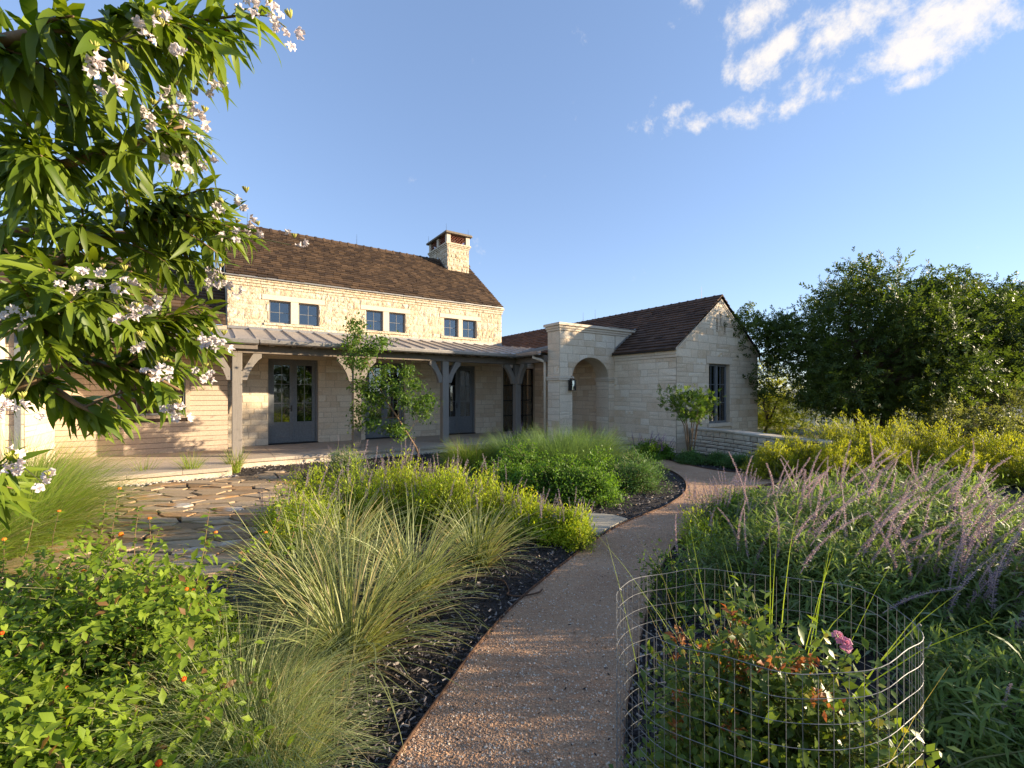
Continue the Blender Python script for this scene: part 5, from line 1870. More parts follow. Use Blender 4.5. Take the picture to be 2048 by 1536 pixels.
# --- low green mounds by the garden wall
mo_T = diamond_t(.3, .3, .2)
for (x, y, r, h, lab) in [(4.18, 10.55, .34, .30, 'under the little multi stemmed tree'), (4.78, 10.35, .30, .26, 'smallest, below the garden wall'), (5.02, 9.95, .40, .33, 'middle of the three below the wall'), (5.42, 9.75, .42, .34, 'nearest the yellow shrubs')]:
    bush('green_mound', (x, y, 0), (r, r * .85, h), 300, 22, mo_T, .048, 'mound_leaf', rp, t0=.4, spread=.4, out=.7, up=.3, amp=.12, label='low rounded green mound, ' + lab, cat='shrub', group='low green mounds by the garden wall')

# --- yellow green shrubs on the right
ye_T = diamond_t(.21, .35, .15)
for i, (x, y, r, h, lab) in enumerate([(5.15, 8.75, .55, .62, 'low front one touching the garden wall end'), (5.75, 9.05, .62, .85, 'second, behind the purple spikes'), (6.55, 9.25, .62, .98, 'third, before the oak trunk'),
                                       (7.25, 9.4, .60, 1.05, 'tallest, before the forked oak trunk'), (7.9, 9.2, .60, 1.02, 'fifth along the row'), (8.5, 8.9, .60, .95, 'sixth along the row'),
                                       (9.0, 8.5, .62, .82, 'seventh, before the brush'), (9.4, 8.0, .65, .68, 'low one at the right end of the row'), (6.05, 8.45, .65, .72, 'low front one beyond the path end'), (7.1, 8.5, .7, .70, 'low front one before the tallest'), (8.2, 8.2, .7, .55, 'low front one at the right'), (9.2, 7.4, .6, .5, 'lowest, at the photo edge')]):
    bush('yellow_shrub', (x, y, 0), (r * 1.05, r * .85, h * 1.12), 170, 70, ye_T, .055, 'yellow_leaf', rp, t0=.25, spread=.8, out=.45, up=.5, amp=.12, zmin=.05, jit=.025,
         label='feathery golden green shrub, ' + lab, cat='shrub', group='golden green shrubs behind the purple sage')

# --- large Mexican bush sage on the right
bs_T = leaf_t(.15, 2, .2, .45, .4)
bs_far = diamond_t(.17, .3, .38)
spots = [(2.3, 3.55, .85, .80, .78, 'nearest the path behind the wire cage', 380, 20), (3.2, 4.3, 1.05, .95, .88, 'largest, in the middle of the spikes', 460, 34), (3.0, 5.0, .66, .66, .74, 'rear left, beside the path curve', 260, 24),
         (4.3, 4.6, 1.0, .9, .84, 'rear right', 380, 30), (3.3, 3.1, .95, .75, .66, 'front slope with long leaning spikes', 380, 34), (4.2, 3.5, .9, .8, .72, 'right edge of the photo', 360, 20), (5.3, 5.6, 1.1, .9, .75, 'farthest right behind the others', 300, 10),
         (2.45, 1.95, .72, .55, .60, 'lower pale one in the near right corner', 400, 3), (4.8, 6.1, .9, .8, .72, 'back row before the golden shrubs', 260, 16), (3.85, 5.7, .7, .6, .72, 'back row nearest the path', 220, 14),
         (3.35, 1.75, .85, .75, 1.05, 'added out of view to shade the path', 300, 4), (3.75, 2.6, .85, .7, 1.12, 'tall one added at the right edge to shade the path', 420, 8)]  # last two mounds are added beside the view to shade the near path
for (x, y, rx, ry, h, lab, nst, nsp) in spots:
    near = y < 4
    shape = bs_T if (y < 4 and x < 3.31 and y > 1.8) else bs_far
    b_, tp, td, dr = bush('bush_sage', (x, y, 0), (rx, ry, h * .86), int(nst * 1.3), 25 if near else 23, shape, .105 if near else .095, 'bush_sage_leaf', rp, sr=(.005, .002), t0=.3, spread=.6, out=.65, up=.25, amp=.12, zmin=-.12,
                          label='grey green bush sage mound, ' + lab, cat='sage', group='purple spiked bush sage mounds on the right')
    ok = np.where((dr[:, 2] > .2) & (dr[:, 1] < .45))[0]
    rp.shuffle(ok)
    for i in ok[:int(nsp * (1.05 if y > 3.9 else 1.4))]:
        ln = rp.uniform(-.1, .85) * (1.2 if y < 3.8 else .8)
        place(sag_m[rp.integers(5)], 'flower_spike', b_, tp[i] - td[i] * .10, td[i] * .35 + np.array([ln, -.08 + .14 * rp.normal(), .8]), rp.uniform(.65, 1.35), rp, rp.normal() * .8 - .4)
# small plants at the right path edge
for (x, y, r, h, lab, mt, n) in [(2.05, 4.75, .30, .42, 'bright green sage with pale thin spikes at the right path edge', 'sage_leaf', 16), (2.35, 5.25, .32, .42, 'green sage with dry thin spikes at the path curve', 'shrub_leaf', 26), (2.8, 5.9, .3, .36, 'far small sage with dry thin spikes beside the path', 'shrub_leaf', 26), (3.3, 6.5, .3, .32, 'farthest small sage by the path fork', 'shrub_leaf', 16)]:
    b_, tp, td, dr = bush('edge_sage', (x, y, 0), (r, r, h), 110, 22, sg_T, .045, mt, rp, t0=.25, spread=.4, out=.6, up=.4, label=lab, cat='sage', group='small sages on the right path edge')
    ok = np.where(dr[:, 2] > .3)[0]
    for i in ok[:n]:
        place(lav_m[rp.integers(4)], 'flower_spike', b_, tp[i] - td[i] * .04, td[i] * .3 + np.array([0, 0, 1.0]), rp.uniform(.9, 1.5), rp)
bush('leafy_sprig', (1.18, 3.32, 0), (.26, .22, .52), 34, 26, sh_T, .035, 'sapling_leaf', rp, t0=.25, spread=.5, out=.8, label='loose leafy sprig standing at the path edge behind the wire cage', cat='plant')

# --- rose bush in the wire cage
RCX, RCY = .86, 1.60
ro_T = leaf_t(.62, 2, .15, .12, .45)
rose, tp, td, dr = bush('rose_bush', (RCX + .05, RCY + .02, 0), (.44, .42, .95), 440, 34, ro_T, .039, 'rose_leaf', rp, stem='stem', sr=(.005, .002), t0=.25, spread=.5, out=.9, up=.1, amp=.14, zmin=.0, jit=.03,
                        label='rose bush with rusty new shoots and one pink bloom inside the wire cage', cat='rose bush')
red_T = leaf_t(.5, 2, .25, .3, .45)
ok = np.where((tp[:, 2] > .45) & (np.hypot(tp[:, 0], tp[:, 1]) < .33))[0]
rp.shuffle(ok)
for i in ok[:40]:
    n = 18
    D = norm(rp.normal(size=(n, 3)) + np.array([0, 0, .4]))
    v, f, r_ = scatter(red_T[0], red_T[1], tp[i] + rp.normal(size=(n, 3)) * .014, D, norm(np.array([0, 0, 1.0]) + .4 * rp.normal(size=(n, 3))), .030 * rp.uniform(.6, 1.2, n), rp)
    tag(obj_np('new_shoot', v, f, M['rose_red'], rose, r_, True), kind='stuff')
# pink bloom: rings of cupped petals
pr_ = at(1688, 1288, 1.27)
V_, F_, R_ = [], [], []
for (nn_, rad_, hh_, tilt) in ((5, .018, .006, .9), (6, .013, .012, .6), (5, .008, .016, .3), (3, .004, .018, .1)):
    for k in range(nn_):
        an = 2 * math.pi * k / nn_ + rad_ * 90
        o = len(V_)
        for (s_, t__) in ((-1, 0), (1, 0), (-1.3, 1), (1.3, 1), (-.9, 1.5), (.9, 1.5)):
            a2 = an + s_ * .42
            rr_ = rad_ * (.35 + .65 * t__) * (1 + .1 * rp.normal())
            V_.append((rr_ * math.cos(a2), rr_ * math.sin(a2), hh_ + (1 - tilt) * .014 * t__ + (.006 if t__ == 1 else 0))); R_.append(rp.random())
        F_ += [(o, o + 1, o + 3, o + 2), (o + 2, o + 3, o + 5, o + 4)]
for q, (dx, dz) in enumerate(((0, 0), (-.018, .018), (.012, -.02))):
    o_ = obj_np('rose_bloom', np.array(V_) * (.85, .7, .62)[q], np.array(F_), M['rose_pink'], rose, np.array(R_), True)
    o_.matrix_basis = Matrix.Translation(Vector(pr_ + np.array([dx, 0.006 * q, dz])) - rose.location) @ Vector((.25 * q - .2, -.7, .6)).to_track_quat('Z', 'Y').to_matrix().to_4x4()
fine_grass((.78, 1.45), 22, .95, 'lovegrass', 'weed_grass', 'tall green grass weeds growing through the rose cage', 'grass tuft', None, (.0, .35), (.0, .7), .006, .28)
fine_grass((1.05, 1.85), 26, 1.1, 'lovegrass', 'weed_grass', 'bent green grass blades between the rose and the sage', 'grass tuft', None, (.0, .4), (.1, .9), .007, .1)

# --- wire cage
cage = empty('wire_cage', (RCX, RCY, 0), label='bent galvanised wire mesh cage around the rose bush', cat='wire cage')
CZ, CR = .90, .43
def ring(an, z):
    # slightly out of round, dented
    k = 1 + .07 * math.cos(2 * an + .6) + .035 * math.sin(3 * an + 1.0) + .012 * math.sin(9 * an)
    return Vector((CR * 1.04 * k * math.cos(an), CR * .95 * k * math.sin(an), z + .022 * math.sin(an + 2.4) + .008 * math.sin(5 * an)))
NV = 64
for k in range(13):
    z = CZ - k * .068
    if z < .03: break
    pts = [ring(2 * math.pi * i / 72 + .95 + (.0 if k else 0), z + .002 * math.sin(i * .9 + k)) for i in range(72)]
    mb = MB(); mb.tube(pts, (.0010 if k else .0013), 5); mb.build('wire', M['wire'], cage)
for i in range(NV):
    an = 2 * math.pi * i / NV + .02
    mb = MB(); mb.tube([ring(an, .0), ring(an + .006, CZ * .5), ring(an, CZ)], .0007, 4); mb.build('wire', M['wire'], cage)
for an in (2.75, -.35):
    mb = MB()
    p = ring(an, CZ)
    mb.tube([p, p + Vector((.004, -.004, .012)), p + Vector((.012, 0, .004))], .003, 6); mb.build('wire_knot', M['wire'], cage)
    p = ring(an, CZ - .068)
    mb = MB(); mb.tube([p, p + Vector((.015, -.02, .01)), p + Vector((.03, -.018, .03))], .0018, 5); mb.build('wire_end', M['wire'], cage)

# --- sapling leaning in front of the third post
def tube_obj(name, pts, r0, r1, mat, parent, n=7):
    mb = MB()
    mb.tube(pts, list(np.linspace(r0, r1, len(pts))), n)
    return mb.build(name, M[mat], parent, True)
SY = 11.0
sx0 = at(842, 920, SY)
sap = empty('sapling', (sx0[0], SY, 0), label='thin leaning sapling with two leaf clusters before the second and third posts', cat='tree')
def sl(px, py, dy=0.0):
    p = at(px, py, SY + dy)
    return Vector((p[0] - sx0[0], dy, p[2]))
trunk_pts = [Vector((0, 0, -.02)), sl(832, 895), sl(815, 868), sl(795, 835, .05), sl(772, 800, .08), sl(752, 762, .05), sl(738, 730), sl(724, 695), sl(712, 655)]
tube_obj('trunk', trunk_pts, .028, .007, 'twig', sap)
P_, D_ = [], []
ends = [(760, 765, 1), (735, 790, 1), (790, 780, 1), (720, 820, 1), (812, 800, 1), (745, 845, 1), (785, 855, 1), (835, 815, 1), (855, 800, 1), (812, 745, 1), (830, 770, .8), (770, 740, .5), (722, 770, 1), (800, 865, 1), (755, 800, 1.2), (850, 830, .6), (715, 850, .5),
        (712, 650, .8), (700, 690, .9), (735, 700, 1), (725, 730, 1), (755, 690, .7), (770, 683, .5), (700, 720, .7), (715, 672, 1)]
mb = MB()
for (px, py, dn) in ends:
    dy = rp.uniform(-.35, .35)
    e = sl(px, py, dy)
    st = min(trunk_pts[2:], key=lambda q: (q - e).length + .6 * max(0, q.z - e.z))
    mid_ = (st + e) / 2 + Vector((0, 0, .08))
    mb.tube([st, mid_, e], [.007, .005, .002], 5)
    k = int(300 * dn)
    P_.append(np.array(e)[None] + rp.normal(size=(k, 3)) * np.array([.12, .12, .10]))
    D_.append(rp.normal(size=(k, 3)) + np.array([0, 0, .1]))
tag(mb.build('twigs', M['twig'], sap), kind='stuff')
P_, D_ = np.concatenate(P_), np.concatenate(D_)
st_T = leaf_t(.55, 2, .2, .15, .45)
v, f, r_ = scatter(st_T[0], st_T[1], P_, D_, norm(np.array([0, 0, 1.0]) + .6 * rp.normal(size=P_.shape)), .082 * rp.uniform(.6, 1.2, len(P_)), rp)
obj_np('crown', v, f, M['sapling_leaf'], sap, r_, True)

# --- little multi stemmed tree by the wing corner
ya = empty('multi_stem_tree', (4.52, 11.35, 0), label='small multi stemmed tree in front of the gable corner', cat='tree')
for k in range(7):
    an = k * .9
    tube_obj('trunk', [Vector((.04 * math.cos(an), .04 * math.sin(an), 0)), Vector((.10 * math.cos(an), .10 * math.sin(an), .4)), Vector((.16 * math.cos(an + .2), .16 * math.sin(an + .2), .85)), Vector((.38 * math.cos(an + .3), .38 * math.sin(an + .3), 1.25))], .020, .008, 'twig', ya)
n = 240
d = norm(rp.normal(size=(n, 3)))
rl = lumps(d, rp, .22)
C_ = np.array([0.03, 0, 1.38]) + d * np.array([.62, .55, .40]) * (rl * rp.uniform(.35, 1.05, n) ** .6)[:, None]
C_ = C_[(C_[:, 2] > .95)]
sp_T = sprig_t(11, .42, rp, .8, .42)
v, f, r_ = scatter(sp_T[0], sp_T[1], np.repeat(C_, 3, 0) + rp.normal(size=(len(C_) * 3, 3)) * .06, norm(np.repeat(d[:len(C_)], 3, 0) * .5 + rp.normal(size=(len(C_) * 3, 3)) * .6 + np.array([0, 0, .5])), rp.normal(size=(len(C_) * 3, 3)), .14 * rp.uniform(.7, 1.2, len(C_) * 3), rp)
obj_np('crown', v, f, M['yaupon_leaf'], ya, r_)

# --- oaks and background trees
def tree(name, c, trunk_h, tr, crown_c, crown_r, nclump, sprig, size, mat, label, cat_='tree', group=None, seed=1, limbs=9, per=5, z_floor=.4, amp=.2, forks=1, hollow=.35, lobes=0, lobe_r=.6):
    rng = np.random.default_rng(seed)
    root = empty(name, c, label=label, cat=cat_, group=group)
    cc, cr = np.array(crown_c), np.array(crown_r)
    # clumps
    d = norm(rng.normal(size=(nclump, 3)))
    rl = lumps(d, rng, amp, 7)
    fr = hollow + (1 - hollow) * rng.random(nclump) ** .55
    C_ = cc + d * cr * (rl * fr)[:, None]
    if lobes:
        ld = norm(rng.normal(size=(lobes, 3)))
        Lc = cc + ld * cr * rng.uniform(.45, .92, lobes)[:, None]
        li = rng.integers(0, lobes, nclump)
        od = norm(rng.normal(size=(nclump, 3)) + np.array([0, 0, .25]) + ld[li] * .5)
        C_ = Lc[li] + od * np.array([1, 1, .72]) * (lobe_r * rng.uniform(.45, 1.05, nclump))[:, None]
        d = norm(od + ld[li] * .3)
    C_[:, 2] = np.maximum(C_[:, 2], z_floor + rng.uniform(0, .5, nclump))
    # trunk and limbs to some of the clumps
    mb = MB()
    forkp = []
    for k in range(forks):
        an = rng.uniform(0, 6.28)
        off = (k - (forks - 1) / 2)
        top = Vector((off * .9 + .1 * rng.normal(), .2 * rng.normal(), trunk_h))
        base_ = Vector((off * .35, 0, -.2))
        m1 = base_.lerp(top, .4) + Vector((.08 * rng.normal(), .08 * rng.normal(), 0))
        mb.tube([base_, base_ + Vector((0, 0, .3)), m1, top], [tr * 1.35, tr * 1.05, tr * .9, tr * .75], 9)
        forkp.append(top)
    sel = rng.choice(nclump, limbs * 3, replace=False)
    for j, i in enumerate(sel):
        e = Vector(C_[i])
        s = forkp[j % forks]
        if j < limbs:
            m1 = s.lerp(e, .35) + Vector((0, 0, .25 * abs(e.z - s.z) + .1)); m2 = s.lerp(e, .7) + Vector((.15 * rng.normal(), .15 * rng.normal(), .15))
            mb.tube([s, m1, m2, e], [tr * .6, tr * .42, tr * .24, tr * .07], 7)
            last = (m1, m2)
        else:
            mb.tube([last[j % 2], last[j % 2].lerp(e, .5) + Vector((0, 0, .2)), e], [tr * .22, tr * .14, tr * .04], 5)
    mb.build('trunk', M['bark'], root, True)
    n = nclump * per
    P = np.repeat(C_, per, 0) + rng.normal(size=(n, 3)) * (.17 if lobes else cr.mean() * .085)
    P[:, 2] = np.maximum(P[:, 2], z_floor)
    D = np.repeat(d, per, 0) * (.3 if lobes else .55) + rng.normal(size=(n, 3)) * .7 + np.array([0, 0, .08])
    cl = np.repeat(rng.random(nclump), per)
    v, f, r_ = scatter(sprig[0], sprig[1], P, D, rng.normal(size=(n, 3)), size * rng.uniform(.7, 1.25, n), rng, np.clip(.6 * cl + .4 * rng.random(n), 0, 1))
    obj_np('crown', v, f, M[mat], root, r_)
    return root
oak_sp = sprig_t(9, .42, rp, .85, .34)
oak_fine = sprig_t(13, .44, rp, .9, .27)
tree('oak_tree', (11.45, 14.1, -.1), 1.3, .21, (-.55, 0, 3.1), (3.75, 3.3, 2.2), 2300, oak_fine, .37, 'oak_leaf', 'broad dark live oak with two trunks beside the gable', group='live oaks', seed=4, limbs=13, per=4, z_floor=1.05, forks=2, lobes=64, lobe_r=.95)
tree('oak_tree', (16.3, 15.1, -.1), 1.5, .23, (0, 0, 3.35), (3.7, 3.3, 2.15), 2100, oak_fine, .37, 'oak_leaf', 'dark live oak cut by the right photo edge', group='live oaks', seed=9, limbs=11, per=4, z_floor=1.1, lobes=58, lobe_r=.95)
tree('young_tree', (10.4, 18.6, -.2), .6, .07, (0, 0, 1.45), (1.7, 1.4, 1.35), 420, oak_fine, .27, 'bright_tree_leaf', 'sunlit yellow green young tree just behind the gable corner', seed=11, limbs=7, per=4, z_floor=.2)
tree('brush_tree', (13.4, 12.2, -.2), .5, .07, (0, 0, .95), (1.3, 1.2, 1.05), 260, oak_fine, .26, 'brush_leaf', 'scrubby grey green brush under the right oak', seed=12, limbs=7, per=4, z_floor=.15, group='scrub brush')
tree('brush_tree', (11.9, 11.6, -.2), .4, .06, (0, 0, .75), (1.4, 1.1, .85), 240, oak_fine, .25, 'brush_leaf', 'low scrubby brush behind the last golden shrubs', seed=13, limbs=7, per=4, z_floor=.1, group='scrub brush')
tree('young_tree', (18.2, 19.5, -.2), .6, .08, (0, 0, 1.9), (2.3, 1.6, 1.6), 360, oak_sp, .34, 'bright_tree_leaf', 'bright green young tree between the two oaks', seed=14, limbs=7, per=4, z_floor=.2)
tree('brush_tree', (13.6, 24.5, -.4), .5, .08, (0, 0, 1.0), (1.8, 1.5, 1.2), 220, oak_sp, .34, 'brush_leaf', 'pale brush behind the oak trunk', seed=15, limbs=7, per=4, z_floor=.1, group='scrub brush')
# far wood on the slopes: reads as one mass
n = 1100
a_ = rp.uniform(.35, 1.1, n)
r0_ = 45 * np.exp(rp.random(n) * 2.1)
X_, Y_ = r0_ * np.sin(a_), r0_ * np.cos(a_)
Z_ = ground_height(X_, Y_)
P_ = np.repeat(np.stack([X_, Y_, Z_], 1), 4, 0)
sz = np.repeat(rp.uniform(1.5, 3.4, n), 4)
P_ = P_ + rp.normal(size=P_.shape) * sz[:, None] * np.array([.45, .45, .28]) + np.array([0, 0, 1.0]) * sz[:, None] * .5
v, f, r_ = scatter(oak_sp[0], oak_sp[1], P_, rp.normal(size=P_.shape) + np.array([0, 0, .4]), rp.normal(size=P_.shape), sz * .9, rp)
tag(obj_np('woods', v, f, M['brush_leaf'], None, r_), kind='stuff', label='far wooded slope beyond the garden', cat='woods')
# trees behind the camera, seen mirrored in the doors and windows
mirror = tree('oak_tree', (7.5, -9.5, -.1), 1.6, .2, (0, 0, 3.1), (2.8, 2.6, 1.9), 420, oak_sp, .40, 'oak_leaf', 'oak standing behind the viewpoint, mirrored in the first double door', group='live oaks', seed=31, limbs=7, per=5, z_floor=.9)
for (x, y, rz_, lab) in [(13.5, -8.5, 1.9, 'oak behind the viewpoint, mirrored in the third double door'), (2.5, -13, 4.0, 'oak far behind the viewpoint, mirrored in the door glass')]:
    c_ = mirror.copy(); link(c_); c_.location = (x, y, -.1); c_.rotation_euler = (0, 0, rz_); c_['label'] = lab
    for ch_ in list(mirror.children):
        d_ = ch_.copy(); link(d_, c_)

# ------------------------------------------------------------------ flowering tree close on the left
rw = np.random.default_rng(101)
TX, TY = -2.35, 1.15
wt = empty('flowering_tree', (TX, TY, 0), label='flowering tree with long drooping leaves and pale pink blossoms overhanging from the left', cat='tree')
def wl_pt(px, py, d):
    p = at(px, py, d)
    return np.array([p[0] - TX, p[1] - TY, p[2]])
LW = {(.05): None}
leaf_ts = []
for (w_, dr_, fo_) in ((.15, .15, .3), (.17, .35, .25), (.19, .55, .25), (.16, .45, .35), (.20, .25, .2), (.14, .7, .3)):
    T, Fq = leaf_t(w_, 7, fo_, 0, .36)
    t = T[:, 1].copy()
    # curved blade: bend along a circular arc
    ang = dr_ * 1.5
    T2 = T.copy()
    T2[:, 1] = np.sin(ang * t) / ang
    T2[:, 2] = -(1 - np.cos(ang * t)) / ang + T[:, 2] * np.cos(ang * t)
    T2[:, 2] += .012 * np.sin(t * 19) * np.sign(T[:, 0])
    T2[:, 0] += .03 * np.sin(t * 3.0)
    leaf_ts.append((T2, Fq))
limbs_px = [  # (px, py, depth) polylines; the first point lies outside the frame
    [(-420, 560, 1.2), (0, 529, 1.25), (100, 557, 1.25), (170, 590, 1.25)],
    [(-500, 900, 1.2), (-60, 640, 1.25), (48, 578, 1.25), (150, 500, 1.25), (258, 440, 1.28), (330, 410, 1.3)],
    [(-400, 300, 1.1), (0, 215, 1.0), (60, 190, .98), (190, 120, .95), (330, 70, 1.0)],
    [(-450, 480, 1.2), (0, 461, 1.3), (202, 467, 1.35), (351, 461, 1.38), (424, 424, 1.4)],
    [(-450, 650, 1.2), (-50, 730, 1.3), (99, 775, 1.32), (157, 810, 1.33), (210, 835, 1.34)],
    [(-420, 200, 1.0), (-30, 90, .85), (120, 60, .85), (260, 30, .9)],
    [(-430, 420, 1.15), (0, 335, 1.0), (120, 330, 1.0), (260, 290, 1.05), (370, 250, 1.1)],
    [(-430, 620, 1.15), (0, 650, 1.2), (150, 640, 1.22), (280, 650, 1.28), (400, 690, 1.36)],
    [(-400, 1000, 1.25), (-60, 960, 1.25), (30, 945, 1.25)],
    [(-400, 760, 1.2), (0, 780, 1.25), (120, 730, 1.28), (270, 740, 1.32), (360, 780, 1.36)]]
mb = MB()
forkp = Vector((.12, .05, 1.05))
mb.tube([(0, 0, -.1), (.02, 0, .3), (.06, .02, .7), tuple(forkp)], [.075, .065, .058, .05], 10)
LPTS = []
for lp in limbs_px:
    pts = smooth_line([np.array(forkp)] + [wl_pt(*q) for q in lp], 5)
    n = len(pts)
    mb.tube(pts, [.017 * (1 - i / n) ** 1.0 + .0026 for i in range(n)], 8)
    LPTS += [p for i, p in enumerate(pts) if i > n * .45]
mb.build('trunk', M['twig'], wt, True)
LPTS = np.array(LPTS)
tips_px = [(60, 60, .8), (150, 40, .8), (230, 90, .85), (330, 60, .9), (400, 30, .95), (470, 50, 1.0), (100, 140, .85), (180, 170, .85), (280, 150, .9), (370, 140, .95), (430, 105, 1.0), (510, 30, 1.05), (20, 110, .8), (300, 20, .85), (420, 60, 1.0),
           (40, 230, .85), (120, 260, .9), (200, 250, .9), (290, 230, 1.0), (360, 210, 1.05), (90, 300, .9), (170, 330, .95), (250, 310, 1.0), (330, 300, 1.1), (390, 270, 1.1), (60, 330, .9), (230, 200, .95), (150, 210, .9), (10, 300, .9),
           (30, 400, 1.1), (90, 420, 1.1), (160, 400, 1.2), (240, 380, 1.2), (310, 370, 1.2), (370, 380, 1.25), (430, 390, 1.3), (290, 430, 1.2), (350, 440, 1.25), (400, 450, 1.3), (470, 450, 1.35), (60, 480, 1.1), (150, 460, 1.2), (320, 400, 1.2), (390, 410, 1.3), (450, 420, 1.3),
           (40, 560, 1.1), (100, 540, 1.1), (180, 530, 1.2), (260, 530, 1.2), (330, 520, 1.3), (390, 530, 1.3), (440, 550, 1.35), (60, 640, 1.1), (140, 610, 1.1), (210, 600, 1.15), (280, 590, 1.2), (350, 580, 1.3), (410, 600, 1.3), (500, 475, 1.4),
           (120, 670, 1.15), (200, 670, 1.2), (270, 660, 1.2), (340, 650, 1.3), (400, 660, 1.35), (430, 690, 1.4), (160, 560, 1.15), (230, 560, 1.2), (300, 560, 1.25), (370, 620, 1.3), (90, 590, 1.1), (20, 600, 1.1), (160, 640, 1.2), (240, 630, 1.2), (310, 620, 1.25),
           (260, 720, 1.3), (310, 735, 1.3), (370, 740, 1.35), (410, 740, 1.4), (310, 780, 1.3), (350, 790, 1.35), (200, 820, 1.33), (225, 845, 1.34), (245, 850, 1.34), (185, 835, 1.33), (30, 720, 1.2), (15, 770, 1.2), (60, 750, 1.2), (100, 690, 1.2), (180, 700, 1.2), (330, 700, 1.3),
           (20, 350, 1.0), (60, 395, 1.0), (10, 450, 1.05), (40, 505, 1.05), (100, 380, 1.05), (180, 440, 1.15), (10, 925, 1.25), (50, 975, 1.25), (15, 1000, 1.2), (110, 770, 1.3), (400, 620, 1.35), (450, 480, 1.35), (420, 500, 1.3), (380, 490, 1.3)]
LEAVES = []      # (template, pos, D, N, size, score, rnd)
twig = MB()
for (px, py, dp) in tips_px:
    dp2 = dp * rw.uniform(.93, 1.12)
    tip_ = wl_pt(px + rw.normal() * 8, py + rw.normal() * 8, dp2)
    j = np.argmin(np.linalg.norm((LPTS - tip_) * np.array([1, 1, 1.3]) + np.array([.12, 0, 0]), axis=1))
    st = LPTS[j]
    d0 = tip_ - st
    ln = np.linalg.norm(d0)
    if ln > .55:
        st = tip_ - d0 / ln * .55; ln = .55
    mid_ = (st + tip_) / 2 + np.array([0, 0, .12 * ln])
    ts = np.linspace(0, 1, 6)
    cp_ = curve_pts(st[None], mid_[None], tip_[None], ts)
    twig.tube([tuple(p) for p in cp_], [.0045, .004, .0035, .003, .0025, .0018], 5, rw.random())
    span = min(1.0, .34 / max(ln, .05))
    nl = int(rw.integers(22, 31))
    for k in range(nl):
        t = 1 - span * (k + rw.random() * .5) / nl * 1.0
        p = curve_pts(st[None], mid_[None], tip_[None], np.array([t]))[0]
        tn = norm(curve_tan(st[None], mid_[None], tip_[None], np.array([t])))[0]
        az = k * 2.2 + rw.normal() * .5
        b1 = norm(np.cross(tn, np.array([0, .2, 1.0]))); b2 = np.cross(tn, b1)
        D = tn * rw.uniform(.35, .9) + (b1 * math.cos(az) + b2 * math.sin(az)) * .75 + np.array([.10, 0, -rw.uniform(.15, .75)])
        N_ = norm(np.array([.25, -.35, 1.0]) + .45 * rw.normal(size=3))
        sz = rw.uniform(.070, .132) * (.8 if k < 3 else 1)
        wp = p + np.array([TX, TY, 0])
        qx, qy = to_px(*(wp + norm(D) * sz * .5))
        sc = sz / wp[1] if (0 < qx < 2048 and 0 < qy < 1536) else 0
        LEAVES.append((int(rw.integers(len(leaf_ts))), p, D, N_, sz, sc, rw.random()))
tag(twig.build('twigs', M['twig'], wt, True), kind='stuff')
LEAVES.sort(key=lambda q: -q[5])
leaf_me = []
for T, Fq in leaf_ts:
    for r_ in (.12, .35, .55, .8):
        me = mesh_np('leaf', T, Fq, np.full(len(T), r_), True)
        me.materials.append(M['willow_leaf'])
        leaf_me.append(me)
for (ti, p, D, N_, sz, sc, r_) in LEAVES[:300]:
    D = norm(D); X = norm(np.cross(D, N_)); Z = np.cross(X, D)
    o = bpy.data.objects.new('leaf', leaf_me[ti * 4 + int(r_ * 3.99)])
    mtx = Matrix(((X[0], D[0], Z[0]), (X[1], D[1], Z[1]), (X[2], D[2], Z[2]))).to_4x4()
    o.matrix_basis = Matrix.Translation(Vector(p)) @ mtx @ Matrix.Scale(sz, 4)
    link(o, wt)
parts = []
for ti in range(len(leaf_ts)):
    L = [q for q in LEAVES[300:] if q[0] == ti]
    parts.append(scatter(leaf_ts[ti][0], leaf_ts[ti][1], np.array([q[1] for q in L]), np.array([q[2] for q in L]), np.array([q[3] for q in L]), np.array([q[4] for q in L]), rw, np.array([q[6] for q in L])))
v, f, r_ = cat(parts)
tag(obj_np('foliage', v, f, M['willow_leaf'], wt, r_, True), kind='stuff')

def blossom_mesh(seed):
    r = np.random.default_rng(seed)
    nA = 30
    rings = [(.0025, 0), (.0045, .010), (.008, .020), (.012, .026), (.018, .029), (.024, .028)]
    V_, R_ = [], []
    for i, (ra, z) in enumerate(rings):
        for k in range(nA):
            an = 2 * math.pi * k / nA
            lobe = abs(math.cos(2.5 * an)) ** .6
            g = max(0, (i - 2) / 3)
            rr_ = ra * (1 - g * .42 * (1 - lobe)) * (1 + g * .12 * r.normal() * .6)
            V_.append((rr_ * math.cos(an), rr_ * math.sin(an), z + g * (.004 * math.sin(an * 9 + i) + .0022 * r.normal()) - g * .006 * lobe))
            R_.append(.9 if i < 3 else r.uniform(.3, 1))
    F_ = [(i * nA + k, i * nA + (k + 1) % nA, (i + 1) * nA + (k + 1) % nA, (i + 1) * nA + k) for i in range(len(rings) - 1) for k in range(nA)]
    me = mesh_np('blossom', np.array(V_), np.array(F_), np.array(R_), True)
    me.materials.append(M['petal'])
    return me
bls = [blossom_mesh(s_) for s_ in range(4)]
mbb = MB()
for k in range(9):
    an = k * 2.4
    d_ = Vector((math.cos(an) * .5, math.sin(an) * .5, .9)).normalized()
    mbb.tube([(0, 0, 0), tuple(d_ * .016), tuple(d_ * .026)], [.0016, .0035, .0015], 5, rw.random())
bud_me = mbb.mesh('flower_bud', True)
bud_me.materials.append(M['bud'])
